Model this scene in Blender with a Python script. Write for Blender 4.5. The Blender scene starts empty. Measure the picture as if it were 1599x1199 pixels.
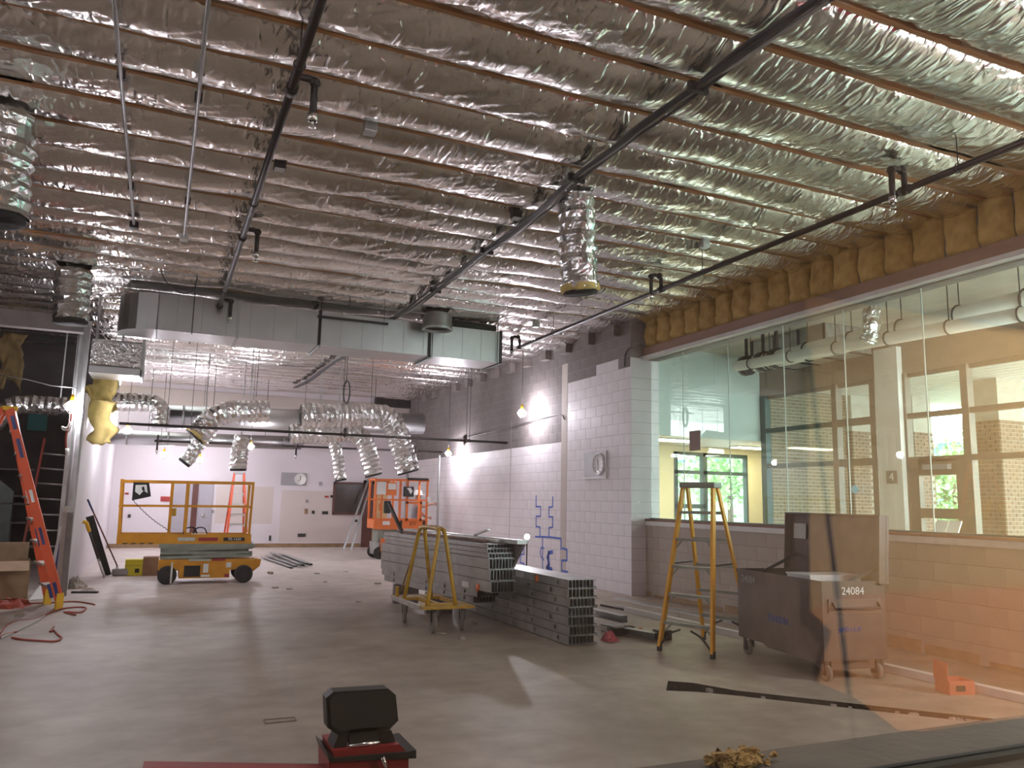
import bpy, bmesh, math, random
import numpy as np
from mathutils import Vector, Matrix

# ------------------------------------------------------------------ camera, sky, exposure
sc = bpy.context.scene
COL = sc.collection
PI = math.pi
F_PX, YAW, PITCH, ROLL, CAM_H = 1229.178, 0.416323, 0.147696, 0.020792, 1.63
_F = Vector((math.sin(YAW) * math.cos(PITCH), math.cos(YAW) * math.cos(PITCH), math.sin(PITCH)))
_r = Vector((math.cos(YAW), -math.sin(YAW), 0))
_u = _r.cross(_F)
RGT = _r * math.cos(ROLL) + _u * math.sin(ROLL)
UPV = -_r * math.sin(ROLL) + _u * math.cos(ROLL)
CAM = Vector((0, 0, CAM_H))
cam_data = bpy.data.cameras.new('camera')
cam_data.sensor_width = 36.0
cam_data.lens = F_PX / 1599 * 36.0
cam_data.clip_start = 0.02
cam_data.clip_end = 300
cam = bpy.data.objects.new('camera', cam_data)
COL.objects.link(cam)
m = Matrix((RGT, UPV, -_F)).transposed().to_4x4()
m.translation = CAM
cam.matrix_world = m
sc.camera = cam

world = bpy.data.worlds.new('overcast_sky')
sc.world = world
world.use_nodes = True
bg = world.node_tree.nodes['Background']
bg.inputs[0].default_value = (0.86, 0.96, 1.0, 1)
bg.inputs[1].default_value = 13.0

vs = sc.view_settings
vs.view_transform = 'Standard'
vs.look = 'None'
vs.exposure = 0.3
vs.gamma = 1.0
vs.use_curve_mapping = False
sc.cycles.max_bounces = 8
sc.cycles.diffuse_bounces = 4
sc.cycles.glossy_bounces = 5
sc.cycles.transparent_max_bounces = 16
sc.cycles.sample_clamp_indirect = 6.0
sc.cycles.caustics_refractive = False
LAMP = (0.93, 0.895, 1.0)

# ------------------------------------------------------------------ helpers
random.seed(7)
rng = np.random.default_rng(11)


def at(px, py, X=None, Y=None, Z=None):
    """point of the photograph at a given plane of the building"""
    d = RGT * ((px - 799.5) / F_PX) - UPV * ((py - 599.5) / F_PX) + _F
    if X is not None:
        t = X / d.x
    elif Y is not None:
        t = Y / d.y
    else:
        t = (Z - CAM_H) / d.z
    return CAM + d * t


def V(*a):
    return Vector(a)


MATS = {}


def mat(name, col, rough=0.6, metal=0.0, var=0.12, scale=6.0, bump=0.0, bscale=40.0, spec=0.5, emit=None, estr=0.0,
        col2=None, stretch=(1, 1, 1), detail=6.0, coat=0.0):
    m = bpy.data.materials.new(name)
    m.use_nodes = True
    nt = m.node_tree
    b = nt.nodes['Principled BSDF']
    b.inputs['Roughness'].default_value = rough
    b.inputs['Metallic'].default_value = metal
    b.inputs['Specular IOR Level'].default_value = spec
    b.inputs['Coat Weight'].default_value = coat
    if emit:
        b.inputs['Emission Color'].default_value = (*emit, 1)
        b.inputs['Emission Strength'].default_value = estr
    tc = nt.nodes.new('ShaderNodeTexCoord')
    mp = nt.nodes.new('ShaderNodeMapping')
    mp.inputs['Scale'].default_value = stretch
    nt.links.new(tc.outputs['Object'], mp.inputs[0])
    n = nt.nodes.new('ShaderNodeTexNoise')
    n.inputs['Scale'].default_value = scale
    n.inputs['Detail'].default_value = detail
    nt.links.new(mp.outputs[0], n.inputs['Vector'])
    r = nt.nodes.new('ShaderNodeValToRGB')
    r.color_ramp.elements[0].position = 0.3
    r.color_ramp.elements[1].position = 0.7
    c2 = col2 or tuple(min(1, c * (1 + var)) for c in col)
    c1 = col if col2 else tuple(c * (1 - var) for c in col)
    r.color_ramp.elements[0].color = (*c1, 1)
    r.color_ramp.elements[1].color = (*c2, 1)
    nt.links.new(n.outputs['Fac'], r.inputs[0])
    nt.links.new(r.outputs[0], b.inputs['Base Color'])
    if bump:
        n2 = nt.nodes.new('ShaderNodeTexNoise')
        n2.inputs['Scale'].default_value = bscale
        n2.inputs['Detail'].default_value = 5
        nt.links.new(mp.outputs[0], n2.inputs['Vector'])
        bp = nt.nodes.new('ShaderNodeBump')
        bp.inputs['Strength'].default_value = bump
        bp.inputs['Distance'].default_value = 0.01
        nt.links.new(n2.outputs['Fac'], bp.inputs['Height'])
        nt.links.new(bp.outputs[0], b.inputs['Normal'])
    MATS[name] = m
    return m


def foil_mat(name, col, rough, scale, strength, dist, rot=0.6):
    m = bpy.data.materials.new(name)
    m.use_nodes = True
    nt = m.node_tree
    b = nt.nodes['Principled BSDF']
    b.inputs['Metallic'].default_value = 1.0
    b.inputs['Roughness'].default_value = rough
    tc = nt.nodes.new('ShaderNodeTexCoord')
    geo = nt.nodes.new('ShaderNodeNewGeometry')
    mp = nt.nodes.new('ShaderNodeMapping')
    mp.inputs['Rotation'].default_value = (0, 0, rot)
    mp.inputs['Scale'].default_value = (1.0, 0.22, 1.0)
    nt.links.new(geo.outputs['Position'], mp.inputs[0])
    n = nt.nodes.new('ShaderNodeTexNoise')
    n.noise_type = 'RIDGED_MULTIFRACTAL'
    n.inputs['Scale'].default_value = scale
    n.inputs['Detail'].default_value = 3
    n.inputs['Distortion'].default_value = 0.6
    nt.links.new(mp.outputs[0], n.inputs['Vector'])
    bp = nt.nodes.new('ShaderNodeBump')
    bp.inputs['Strength'].default_value = strength
    bp.inputs['Distance'].default_value = dist
    nt.links.new(n.outputs['Fac'], bp.inputs['Height'])
    nt.links.new(bp.outputs[0], b.inputs['Normal'])
    n2 = nt.nodes.new('ShaderNodeTexNoise')
    n2.inputs['Scale'].default_value = 1.3
    n2.inputs['Detail'].default_value = 4
    nt.links.new(geo.outputs['Position'], n2.inputs['Vector'])
    r = nt.nodes.new('ShaderNodeValToRGB')
    r.color_ramp.elements[0].position = 0.3
    r.color_ramp.elements[1].position = 0.75
    r.color_ramp.elements[0].color = (*[c * 0.78 for c in col], 1)
    r.color_ramp.elements[1].color = (*col, 1)
    nt.links.new(n2.outputs['Fac'], r.inputs[0])
    nt.links.new(r.outputs[0], b.inputs['Base Color'])
    MATS[name] = m
    return m


def glass_mat(name, tint, ior=1.5, gloss=(1, 1, 1)):
    m = bpy.data.materials.new(name)
    m.use_nodes = True
    nt = m.node_tree
    nt.nodes.remove(nt.nodes['Principled BSDF'])
    out = nt.nodes['Material Output']
    t = nt.nodes.new('ShaderNodeBsdfTransparent')
    t.inputs[0].default_value = (*tint, 1)
    g = nt.nodes.new('ShaderNodeBsdfGlossy')
    g.inputs['Color'].default_value = (*gloss, 1)
    g.inputs['Roughness'].default_value = 0.0
    lw = nt.nodes.new('ShaderNodeLayerWeight')
    lw.inputs['Blend'].default_value = 0.5
    pw = nt.nodes.new('ShaderNodeMath')
    pw.operation = 'POWER'
    pw.inputs[1].default_value = 5.0
    nt.links.new(lw.outputs['Facing'], pw.inputs[0])
    f0 = ((ior - 1) / (ior + 1)) ** 2
    f = nt.nodes.new('ShaderNodeMath')
    f.operation = 'MULTIPLY_ADD'
    f.inputs[1].default_value = 1 - f0
    f.inputs[2].default_value = f0
    nt.links.new(pw.outputs[0], f.inputs[0])
    mx = nt.nodes.new('ShaderNodeMixShader')
    nt.links.new(f.outputs[0], mx.inputs[0])
    nt.links.new(t.outputs[0], mx.inputs[1])
    nt.links.new(g.outputs[0], mx.inputs[2])
    nt.links.new(mx.outputs[0], out.inputs['Surface'])
    MATS[name] = m
    return m


class MB:
    """collects shapes and links them as one mesh object"""

    def __init__(self):
        self.v = []
        self.f = []
        self.smooth = []

    def add(self, vs, fs, smooth=False):
        o = len(self.v)
        self.v += [tuple(p) for p in vs]
        self.f += [tuple(i + o for i in f) for f in fs]
        self.smooth += [smooth] * len(fs)
        return self

    def box(self, c, s, M=None):
        c = Vector(c)
        h = Vector(s) * 0.5
        vs = [Vector((x * h.x, y * h.y, z * h.z)) for x in (-1, 1) for y in (-1, 1) for z in (-1, 1)]
        if M is not None:
            vs = [M @ p for p in vs]
        vs = [p + c for p in vs]
        return self.add(vs, [(0, 1, 3, 2), (4, 6, 7, 5), (0, 4, 5, 1), (2, 3, 7, 6), (0, 2, 6, 4), (1, 5, 7, 3)])

    def bb(self, x0, x1, y0, y1, z0, z1):
        return self.box(((x0 + x1) / 2, (y0 + y1) / 2, (z0 + z1) / 2), (abs(x1 - x0), abs(y1 - y0), abs(z1 - z0)))

    def bevbox(self, c, s, b, M=None):
        """box with chamfered vertical and horizontal edges"""
        bm = bmesh.new()
        bmesh.ops.create_cube(bm, size=1)
        for v in bm.verts:
            v.co = Vector((v.co.x * s[0], v.co.y * s[1], v.co.z * s[2]))
        bmesh.ops.bevel(bm, geom=bm.edges[:] + bm.verts[:], offset=b, segments=2, affect='EDGES', profile=0.6)
        vs = [v.co.copy() for v in bm.verts]
        if M is not None:
            vs = [M @ p for p in vs]
        vs = [p + Vector(c) for p in vs]
        fs = [[v.index for v in f.verts] for f in bm.faces]
        bm.free()
        return self.add(vs, fs)

    def bar(self, p0, p1, w, h, up=(0, 0, 1)):
        """rectangular bar between two points"""
        p0, p1 = Vector(p0), Vector(p1)
        d = (p1 - p0).normalized()
        up = Vector(up)
        if abs(d.dot(up)) > 0.98:
            up = Vector((0, 1, 0))
        s = d.cross(up).normalized()
        t = s.cross(d)
        vs = []
        for p in (p0, p1):
            for a, b in ((-1, -1), (1, -1), (1, 1), (-1, 1)):
                vs.append(p + s * (a * w / 2) + t * (b * h / 2))
        return self.add(vs, [(0, 1, 2, 3), (7, 6, 5, 4), (0, 4, 5, 1), (1, 5, 6, 2), (2, 6, 7, 3), (3, 7, 4, 0)])

    def tube(self, path, r, n=10, cap=True, noise=0.0, closed_end=True):
        path = [Vector(p) for p in path]
        rad = r if isinstance(r, (list, tuple)) else [r] * len(path)
        o = []
        prev = None
        for i, p in enumerate(path):
            d = (path[min(i + 1, len(path) - 1)] - path[max(i - 1, 0)])
            d = d.normalized() if d.length > 1e-9 else Vector((0, 0, 1))
            if prev is None:
                a = Vector((0, 0, 1)) if abs(d.z) < 0.9 else Vector((1, 0, 0))
                s = d.cross(a).normalized()
            else:
                s = (prev - d * prev.dot(d)).normalized()
            prev = s
            t = d.cross(s)
            for k in range(n):
                a = 2 * PI * k / n
                rr = rad[i] * (1 + (random.uniform(-noise, noise) if noise else 0))
                o.append(p + (s * math.cos(a) + t * math.sin(a)) * rr)
        fs = []
        for i in range(len(path) - 1):
            for k in range(n):
                fs.append((i * n + k, i * n + (k + 1) % n, (i + 1) * n + (k + 1) % n, (i + 1) * n + k))
        self.add(o, fs, True)
        if cap:
            b = len(self.v) - len(o)
            self.f.append(tuple(b + k for k in reversed(range(n))))
            self.smooth.append(False)
            if closed_end:
                self.f.append(tuple(b + (len(path) - 1) * n + k for k in range(n)))
                self.smooth.append(False)
        return self

    def cyl(self, p0, p1, r, n=14):
        return self.tube([p0, p1], r, n)

    def lathe(self, c, prof, n=16, axis='z'):
        c = Vector(c)
        o = []
        for (r, h) in prof:
            for k in range(n):
                a = 2 * PI * k / n
                q = (r * math.cos(a), r * math.sin(a), h)
                if axis == 'x':
                    q = (h, q[0], q[1])
                elif axis == 'y':
                    q = (q[0], h, q[1])
                o.append(c + Vector(q))
        fs = []
        for i in range(len(prof) - 1):
            for k in range(n):
                fs.append((i * n + k, i * n + (k + 1) % n, (i + 1) * n + (k + 1) % n, (i + 1) * n + k))
        return self.add(o, fs, True)

    def prism(self, poly, d):
        """closed polygon (list of 3d points) extruded by vector d"""
        poly = [Vector(p) for p in poly]
        d = Vector(d)
        n = len(poly)
        vs = poly + [p + d for p in poly]
        fs = [tuple(reversed(range(n))), tuple(range(n, 2 * n))]
        for k in range(n):
            fs.append((k, (k + 1) % n, n + (k + 1) % n, n + k))
        return self.add(vs, fs)

    def sphere(self, c, r, n=12, sx=1, sy=1, sz=1):
        prof = [(max(r * math.sin(PI * i / n), 1e-4), -r * math.cos(PI * i / n)) for i in range(n + 1)]
        c = Vector(c)
        o = len(self.v)
        self.lathe((0, 0, 0), prof, n)
        for i in range(o, len(self.v)):
            p = self.v[i]
            self.v[i] = (c.x + p[0] * sx, c.y + p[1] * sy, c.z + p[2] * sz)
        return self

    def mesh(self, name, material, off=None):
        me = bpy.data.meshes.new(name)
        vs = self.v if off is None else [(p[0] - off.x, p[1] - off.y, p[2] - off.z) for p in self.v]
        me.from_pydata(vs, [], self.f)
        me.polygons.foreach_set('use_smooth', self.smooth)
        bm = bmesh.new()
        bm.from_mesh(me)
        bmesh.ops.recalc_face_normals(bm, faces=bm.faces[:])
        bm.to_mesh(me)
        bm.free()
        me.materials.append(MATS[material] if isinstance(material, str) else material)
        return me

    def build(self, name, material, parent=None, world=True):
        off = None
        if parent is not None and world:
            off = Vector((0, 0, 0))
            q = parent
            while q is not None:
                off += q.location
                q = q.parent
        return link(name, self.mesh(name, material, off), parent)


def link(name, me, parent=None, loc=None):
    o = bpy.data.objects.new(name, me)
    COL.objects.link(o)
    if parent is not None:
        o.parent = parent
    if loc is not None:
        o.location = loc
    return o


def tag(o, label=None, cat=None, group=None, kind=None):
    if label:
        o['label'] = label
    if cat:
        o['category'] = cat
    if group:
        o['group'] = group
    if kind:
        o['kind'] = kind
    return o


def thing(name, label, cat, loc=(0, 0, 0), rz=0.0, group=None):
    o = bpy.data.objects.new(name, None)
    COL.objects.link(o)
    o.location = loc
    o.rotation_euler = (0, 0, rz)
    o.empty_display_size = 0.1
    return tag(o, label, cat, group)


def single(name, mb, material, label, cat, base, group=None):
    """a one-mesh thing with its origin at its base"""
    o = link(name, mb.mesh(name, material, Vector(base)))
    o.location = base
    return tag(o, label, cat, group)


def struct(name, mb, material):
    return tag(mb.build(name, material), kind='structure')


def copy_tree(o, parent=None):
    c = o.copy()
    COL.objects.link(c)
    if parent is not None:
        c.parent = parent
    for ch in list(o.children):
        copy_tree(ch, c)
    return c


def text_mesh(body, size, material, extrude=0.002):
    cu = bpy.data.curves.new('text', 'FONT')
    cu.body = body
    cu.size = size
    cu.extrude = extrude
    cu.align_x = 'CENTER'
    cu.align_y = 'CENTER'
    cu.resolution_u = 3
    ob = bpy.data.objects.new('text', cu)
    COL.objects.link(ob)
    dg = bpy.context.evaluated_depsgraph_get()
    me = bpy.data.meshes.new_from_object(ob.evaluated_get(dg))
    bpy.data.objects.remove(ob)
    bpy.data.curves.remove(cu)
    me.materials.clear()
    me.materials.append(MATS[material])
    return me


def spline(pts, n=8):
    """smooth Catmull-Rom path through points"""
    P = [Vector(p) for p in pts]
    P = [P[0] * 2 - P[1]] + P + [P[-1] * 2 - P[-2]]
    out = []
    for i in range(1, len(P) - 2):
        for k in range(n):
            t = k / n
            a, b, c, d = P[i - 1], P[i], P[i + 1], P[i + 2]
            out.append(0.5 * ((2 * b) + (c - a) * t + (2 * a - 5 * b + 4 * c - d) * t * t + (3 * b - a - 3 * c + d) * t ** 3))
    out.append(P[-2])
    return out


def vnoise(x, y, seed):
    """smooth value noise on numpy arrays"""
    r = np.random.default_rng(seed).random((64, 64))
    xi = np.floor(x).astype(int)
    yi = np.floor(y).astype(int)
    fx = x - xi
    fy = y - yi
    fx = fx * fx * (3 - 2 * fx)
    fy = fy * fy * (3 - 2 * fy)
    a = r[xi % 64, yi % 64]
    b = r[(xi + 1) % 64, yi % 64]
    c = r[xi % 64, (yi + 1) % 64]
    d = r[(xi + 1) % 64, (yi + 1) % 64]
    return (a * (1 - fx) + b * fx) * (1 - fy) + (c * (1 - fx) + d * fx) * fy - 0.5


def np_mesh(name, vs, nx, ny, material, smooth=True):
    me = bpy.data.meshes.new(name)
    i = np.arange(nx - 1)[:, None] * ny + np.arange(ny - 1)[None, :]
    q = np.stack([i, i + ny, i + ny + 1, i + 1], -1).reshape(-1, 4)
    me.vertices.add(len(vs))
    me.vertices.foreach_set('co', vs.astype(np.float32).ravel())
    me.loops.add(q.size)
    me.loops.foreach_set('vertex_index', q.astype(np.int32).ravel())
    me.polygons.add(len(q))
    me.polygons.foreach_set('loop_start', np.arange(0, q.size, 4, dtype=np.int32))
    me.polygons.foreach_set('use_smooth', np.ones(len(q), dtype=bool) if smooth else np.zeros(len(q), dtype=bool))
    me.update(calc_edges=True)
    me.validate()
    me.materials.append(MATS[material])
    return me


def near_first(lst, n):
    return lst[:n], lst[n:]


# ------------------------------------------------------------------ materials
mat('concrete', (0.26, 0.205, 0.155), 0.5, var=0.0, scale=0.7, col2=(0.42, 0.35, 0.28), bump=0.12, bscale=9, detail=9)
cm = MATS['concrete']
nt = cm.node_tree
bsdf = nt.nodes['Principled BSDF']
old = bsdf.inputs['Base Color'].links[0].from_socket
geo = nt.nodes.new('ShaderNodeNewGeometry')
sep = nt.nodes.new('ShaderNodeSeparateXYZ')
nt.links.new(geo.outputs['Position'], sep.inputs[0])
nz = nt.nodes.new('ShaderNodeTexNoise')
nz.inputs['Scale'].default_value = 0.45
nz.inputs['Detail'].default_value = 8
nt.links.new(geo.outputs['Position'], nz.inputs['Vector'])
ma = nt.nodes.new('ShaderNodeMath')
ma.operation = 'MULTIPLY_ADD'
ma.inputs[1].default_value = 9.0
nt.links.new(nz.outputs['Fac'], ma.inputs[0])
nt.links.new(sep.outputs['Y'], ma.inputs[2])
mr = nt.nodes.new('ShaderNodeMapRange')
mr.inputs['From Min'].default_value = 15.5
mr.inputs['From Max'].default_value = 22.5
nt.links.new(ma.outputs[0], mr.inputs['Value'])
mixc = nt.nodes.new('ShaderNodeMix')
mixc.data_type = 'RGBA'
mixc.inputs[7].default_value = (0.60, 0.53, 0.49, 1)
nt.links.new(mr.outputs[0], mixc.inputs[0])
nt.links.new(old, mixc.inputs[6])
sc2 = nt.nodes.new('ShaderNodeTexNoise')
sc2.inputs['Scale'].default_value = 3.0
sc2.inputs['Detail'].default_value = 10
sc2.inputs['Roughness'].default_value = 0.65
mp2 = nt.nodes.new('ShaderNodeMapping')
mp2.inputs['Scale'].default_value = (0.85, 1.0, 1.0)
nt.links.new(geo.outputs['Position'], mp2.inputs[0])
nt.links.new(mp2.outputs[0], sc2.inputs['Vector'])
rp = nt.nodes.new('ShaderNodeValToRGB')
rp.color_ramp.elements[0].position = 0.34
rp.color_ramp.elements[1].position = 0.62
rp.color_ramp.elements[0].color = (0.80, 0.78, 0.75, 1)
rp.color_ramp.elements[1].color = (1.08, 1.08, 1.08, 1)
nt.links.new(sc2.outputs['Fac'], rp.inputs[0])
mul = nt.nodes.new('ShaderNodeMix')
mul.data_type = 'RGBA'
mul.blend_type = 'MULTIPLY'
mul.inputs[0].default_value = 1.0
nt.links.new(mixc.outputs[2], mul.inputs[6])
nt.links.new(rp.outputs[0], mul.inputs[7])
nt.links.new(mul.outputs[2], bsdf.inputs['Base Color'])
mat('trench_soil', (0.03, 0.022, 0.018), 0.95, var=0.4, scale=20, bump=0.8, bscale=30)
mat('rubble', (0.36, 0.30, 0.26), 0.9, var=0.35, scale=12, bump=0.5)
mat('drywall', (0.68, 0.63, 0.66), 0.75, var=0.05, scale=0.8, bump=0.05)
mat('patch_tan', (0.60, 0.53, 0.50), 0.8, var=0.05, scale=1.0)
mat('drywall_tan', (0.50, 0.44, 0.40), 0.8, var=0.06, scale=1.0)
mat('painted_block', (0.68, 0.635, 0.65), 0.55, var=0.07, scale=2.0, bump=0.25, bscale=60)
mat('knee_block', (0.36, 0.30, 0.255), 0.6, var=0.08, scale=2.0, bump=0.25, bscale=60)  # tan-grey block paint, darkened for its distance from the lamps
mat('knee_mortar', (0.20, 0.165, 0.14), 0.9, var=0.1)
mat('bare_block', (0.19, 0.165, 0.16), 0.85, var=0.14, scale=2.0, bump=0.5, bscale=60)
mat('mortar', (0.34, 0.31, 0.30), 0.9, var=0.1)
mat('cap_wood', (0.20, 0.10, 0.075), 0.7, var=0.25, scale=9, stretch=(1, 0.2, 1))
mat('joist_wood', (0.36, 0.17, 0.07), 0.65, var=0.32, scale=7, stretch=(0.2, 1, 1), bump=0.2)
mat('dark_metal', (0.035, 0.03, 0.03), 0.5, metal=0.3, var=0.2)
mat('black_iron', (0.045, 0.038, 0.036), 0.45, metal=0.6, var=0.2)
mat('galvanised', (0.44, 0.45, 0.44), 0.42, metal=0.9, var=0.14, scale=5)
mat('duct_sheet', (0.55, 0.56, 0.56), 0.33, metal=1.0, var=0.09, scale=2)
mat('conduit', (0.45, 0.45, 0.45), 0.4, metal=0.9, var=0.1)
mat('cable', (0.03, 0.03, 0.032), 0.4, var=0.2)
mat('white_rail', (0.62, 0.60, 0.57), 0.5, var=0.08)
mat('black_rubber', (0.02, 0.02, 0.02), 0.7, var=0.2)
mat('grey_rubber', (0.19, 0.165, 0.14), 0.7, var=0.25, scale=14)
mat('lift_yellow', (0.60, 0.25, 0.012), 0.45, var=0.12, scale=5)
mat('lift_orange', (0.72, 0.17, 0.03), 0.45, var=0.1, scale=5)
mat('dolly_yellow', (0.45, 0.25, 0.018), 0.4, var=0.2, scale=9)
mat('ladder_yellow', (0.72, 0.34, 0.01), 0.45, var=0.08)
mat('ladder_orange', (0.66, 0.085, 0.02), 0.5, var=0.1)
mat('ladder_dark_red', (0.28, 0.035, 0.02), 0.55, var=0.1)
mat('boot_yellow', (0.75, 0.42, 0.01), 0.5, var=0.06)
mat('label_blue', (0.03, 0.045, 0.17), 0.5, var=0.1)
mat('aluminium', (0.55, 0.53, 0.50), 0.42, metal=0.8, var=0.1)
mat('scissor_grey', (0.25, 0.26, 0.22), 0.5, metal=0.2, var=0.15)
mat('white_paint', (0.75, 0.74, 0.72), 0.5, var=0.04)
mat('black_paint', (0.012, 0.012, 0.012), 0.4, var=0.2)
mat('red_label', (0.30, 0.02, 0.03), 0.5, var=0.08)
mat('grey_label', (0.42, 0.42, 0.38), 0.5, var=0.08)
mat('chest_brown', (0.115, 0.082, 0.068), 0.5, metal=0.1, var=0.2, scale=4, bump=0.08)
mat('cardboard', (0.30, 0.185, 0.105), 0.85, var=0.1, scale=8)
mat('cardboard_light', (0.42, 0.29, 0.19), 0.85, var=0.1, scale=8)
mat('yellow_plastic', (0.62, 0.55, 0.02), 0.5, var=0.06)
mat('cord_red', (0.34, 0.055, 0.03), 0.55, var=0.1)
mat('cord_white', (0.8, 0.78, 0.75), 0.5, var=0.05)
mat('dim_fibreglass', (0.16, 0.11, 0.045), 0.95, var=0.2, scale=7, bump=0.6, bscale=30)  # fibreglass with the side room's dimness put into its colour
mat('fibreglass', (0.36, 0.22, 0.07), 0.95, var=0.0, col2=(0.52, 0.35, 0.12), scale=7, bump=0.9, bscale=30)
mat('fibreglass_yellow', (0.62, 0.48, 0.18), 0.95, var=0.15, scale=6, bump=0.7, bscale=25)
mat('kraft', (0.33, 0.21, 0.12), 0.8, var=0.15, scale=5)
mat('stud_grey', (0.20, 0.17, 0.16), 0.6, var=0.15)
mat('header_board', (0.27, 0.165, 0.12), 0.7, var=0.2, scale=4, stretch=(1, 0.15, 1))
mat('clock_plate', (0.33, 0.32, 0.33), 0.45, metal=0.3, var=0.06)
mat('clock_face', (0.75, 0.74, 0.72), 0.4, var=0.03)
mat('marker_blue', (0.03, 0.10, 0.50), 0.5, var=0.25, scale=20)
mat('door_frame_brown', (0.095, 0.028, 0.022), 0.5, var=0.15)
mat('dark_window', (0.045, 0.038, 0.032), 0.22, var=0.2)
mat('door_grey', (0.36, 0.34, 0.38), 0.5, var=0.05)
mat('red_sign', (0.36, 0.03, 0.025), 0.5, var=0.1)
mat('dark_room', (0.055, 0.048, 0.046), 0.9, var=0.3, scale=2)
mat('dark_teal', (0.02, 0.13, 0.13), 0.6, var=0.1)
mat('cream_wall', (0.80, 0.72, 0.50), 0.7, var=0.03)
mat('pale_green_wall', (0.50, 0.57, 0.53), 0.7, var=0.03)
mat('frame_teal', (0.045, 0.085, 0.08), 0.4, var=0.1)
mat('frame_brown', (0.17, 0.13, 0.10), 0.45, var=0.08)
mat('header_brown', (0.25, 0.19, 0.145), 0.6, var=0.08)
mat('column_white', (0.66, 0.64, 0.60), 0.6, var=0.03)
mat('corridor_ceiling', (0.50, 0.45, 0.38), 0.8, var=0.15, scale=1.5)
mat('joint_grey', (0.42, 0.48, 0.42), 0.4, var=0.05)
mat('pipe_white', (0.80, 0.77, 0.70), 0.55, var=0.05)
mat('brick', (0.20, 0.125, 0.085), 0.85, var=0.25, scale=3)
mat('brick_tan', (0.22, 0.155, 0.095), 0.85, var=0.22, scale=3)
mat('brick_mortar', (0.46, 0.42, 0.37), 0.9, var=0.08)
mat('soffit_white', (0.75, 0.76, 0.74), 0.5, var=0.04)
mat('teal_building', (0.10, 0.30, 0.30), 0.6, var=0.1)
mat('far_green', (0.30, 0.40, 0.33), 0.7, var=0.08)
mat('grass', (0.10, 0.22, 0.06), 0.9, var=0.3, scale=2)
mat('leaf', (0.22, 0.36, 0.15), 0.6, var=0.4, scale=3)
mat('bark', (0.12, 0.085, 0.06), 0.9, var=0.3)
mat('asphalt', (0.30, 0.30, 0.30), 0.9, var=0.1)
mat('lamp_glow', (1, 1, 1), 0.5, var=0, emit=LAMP, estr=900.0)
mat('tube_glow', (1, 1, 1), 0.5, var=0, emit=(1.0, 0.86, 0.55), estr=40.0)
mat('skin', (0.42, 0.21, 0.14), 0.55, var=0.06)
mat('shirt_grey', (0.27, 0.27, 0.30), 0.85, var=0.1)
mat('trousers', (0.05, 0.055, 0.08), 0.85, var=0.15)
mat('hat_white', (0.82, 0.81, 0.79), 0.35, var=0.02)
mat('sill_grey', (0.115, 0.095, 0.07), 0.7, var=0.22, scale=6, bump=0.3)
mat('gasket', (0.006, 0.006, 0.006), 0.6, var=0.1)
mat('red_tool', (0.22, 0.016, 0.014), 0.45, var=0.15)
mat('tool_black', (0.016, 0.014, 0.012), 0.5, var=0.2)
mat('steel_bright', (0.75, 0.74, 0.7), 0.25, metal=1.0, var=0.05)
mat('front_red', (0.62, 0.035, 0.03), 0.5, var=0.05)
mat('near_wall', (0.24, 0.20, 0.17), 0.8, var=0.08)
mat('panel_tan', (0.80, 0.57, 0.27), 0.7, var=0.06, scale=1.5)
mat('panel_orange', (0.90, 0.47, 0.21), 0.7, var=0.06, scale=1.5)
mat('dark_cloth', (0.05, 0.04, 0.035), 0.9, var=0.2)
mat('sign_brown', (0.24, 0.18, 0.14), 0.5, var=0.05)
mat('paper_brown', (0.30, 0.22, 0.20), 0.8, var=0.06)
mat('sticker_blue', (0.25, 0.6, 0.85), 0.5, var=0.05)
mat('wood_light', (0.62, 0.42, 0.20), 0.65, var=0.15)
mat('net_dark', (0.035, 0.04, 0.035), 0.9, var=0.3)
mat('orange_spray', (0.75, 0.17, 0.03), 0.6, var=0.1)
mat('pink_wrap', (0.55, 0.12, 0.14), 0.6, var=0.2)
mat('carton_red', (0.62, 0.16, 0.09), 0.6, var=0.1)
mat('blue_tape', (0.04, 0.12, 0.45), 0.5, var=0.1)
mat('stain', (0.28, 0.18, 0.10), 0.8, var=0.25, scale=5)
foil_mat('foil', (0.90, 0.875, 0.84), 0.23, 14.0, 0.8, 0.025, 0.75)
foil_mat('foil_duct', (0.82, 0.82, 0.80), 0.26, 16.0, 0.9, 0.02, 0.2)
glass_mat('glass_green', (0.915, 0.975, 0.94), 1.45)
glass_mat('glass_clear', (0.95, 0.985, 0.965), 1.45)
glass_mat('glass_near', (0.97, 0.97, 0.96), 1.62)

# ------------------------------------------------------------------ shell: floor
XK, XB, YB, ZC = 8.17, 7.86, 26.75, 5.05      # knee wall, block wall, back wall, joist underside
trench = [(at(1043, 1063, Z=0)), (at(1082, 1066, Z=0)), (at(1150, 1078, Z=0)), (at(1340, 1099, Z=0)), (at(1700, 1138, Z=0)),
          (at(1700, 1147, Z=0)), (at(1340, 1107, Z=0)), (at(1140, 1085, Z=0)), (at(1086, 1080, Z=0)), (at(1040, 1078, Z=0))]
trench = [Vector((p.x, p.y, 0)) for p in trench]


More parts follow.
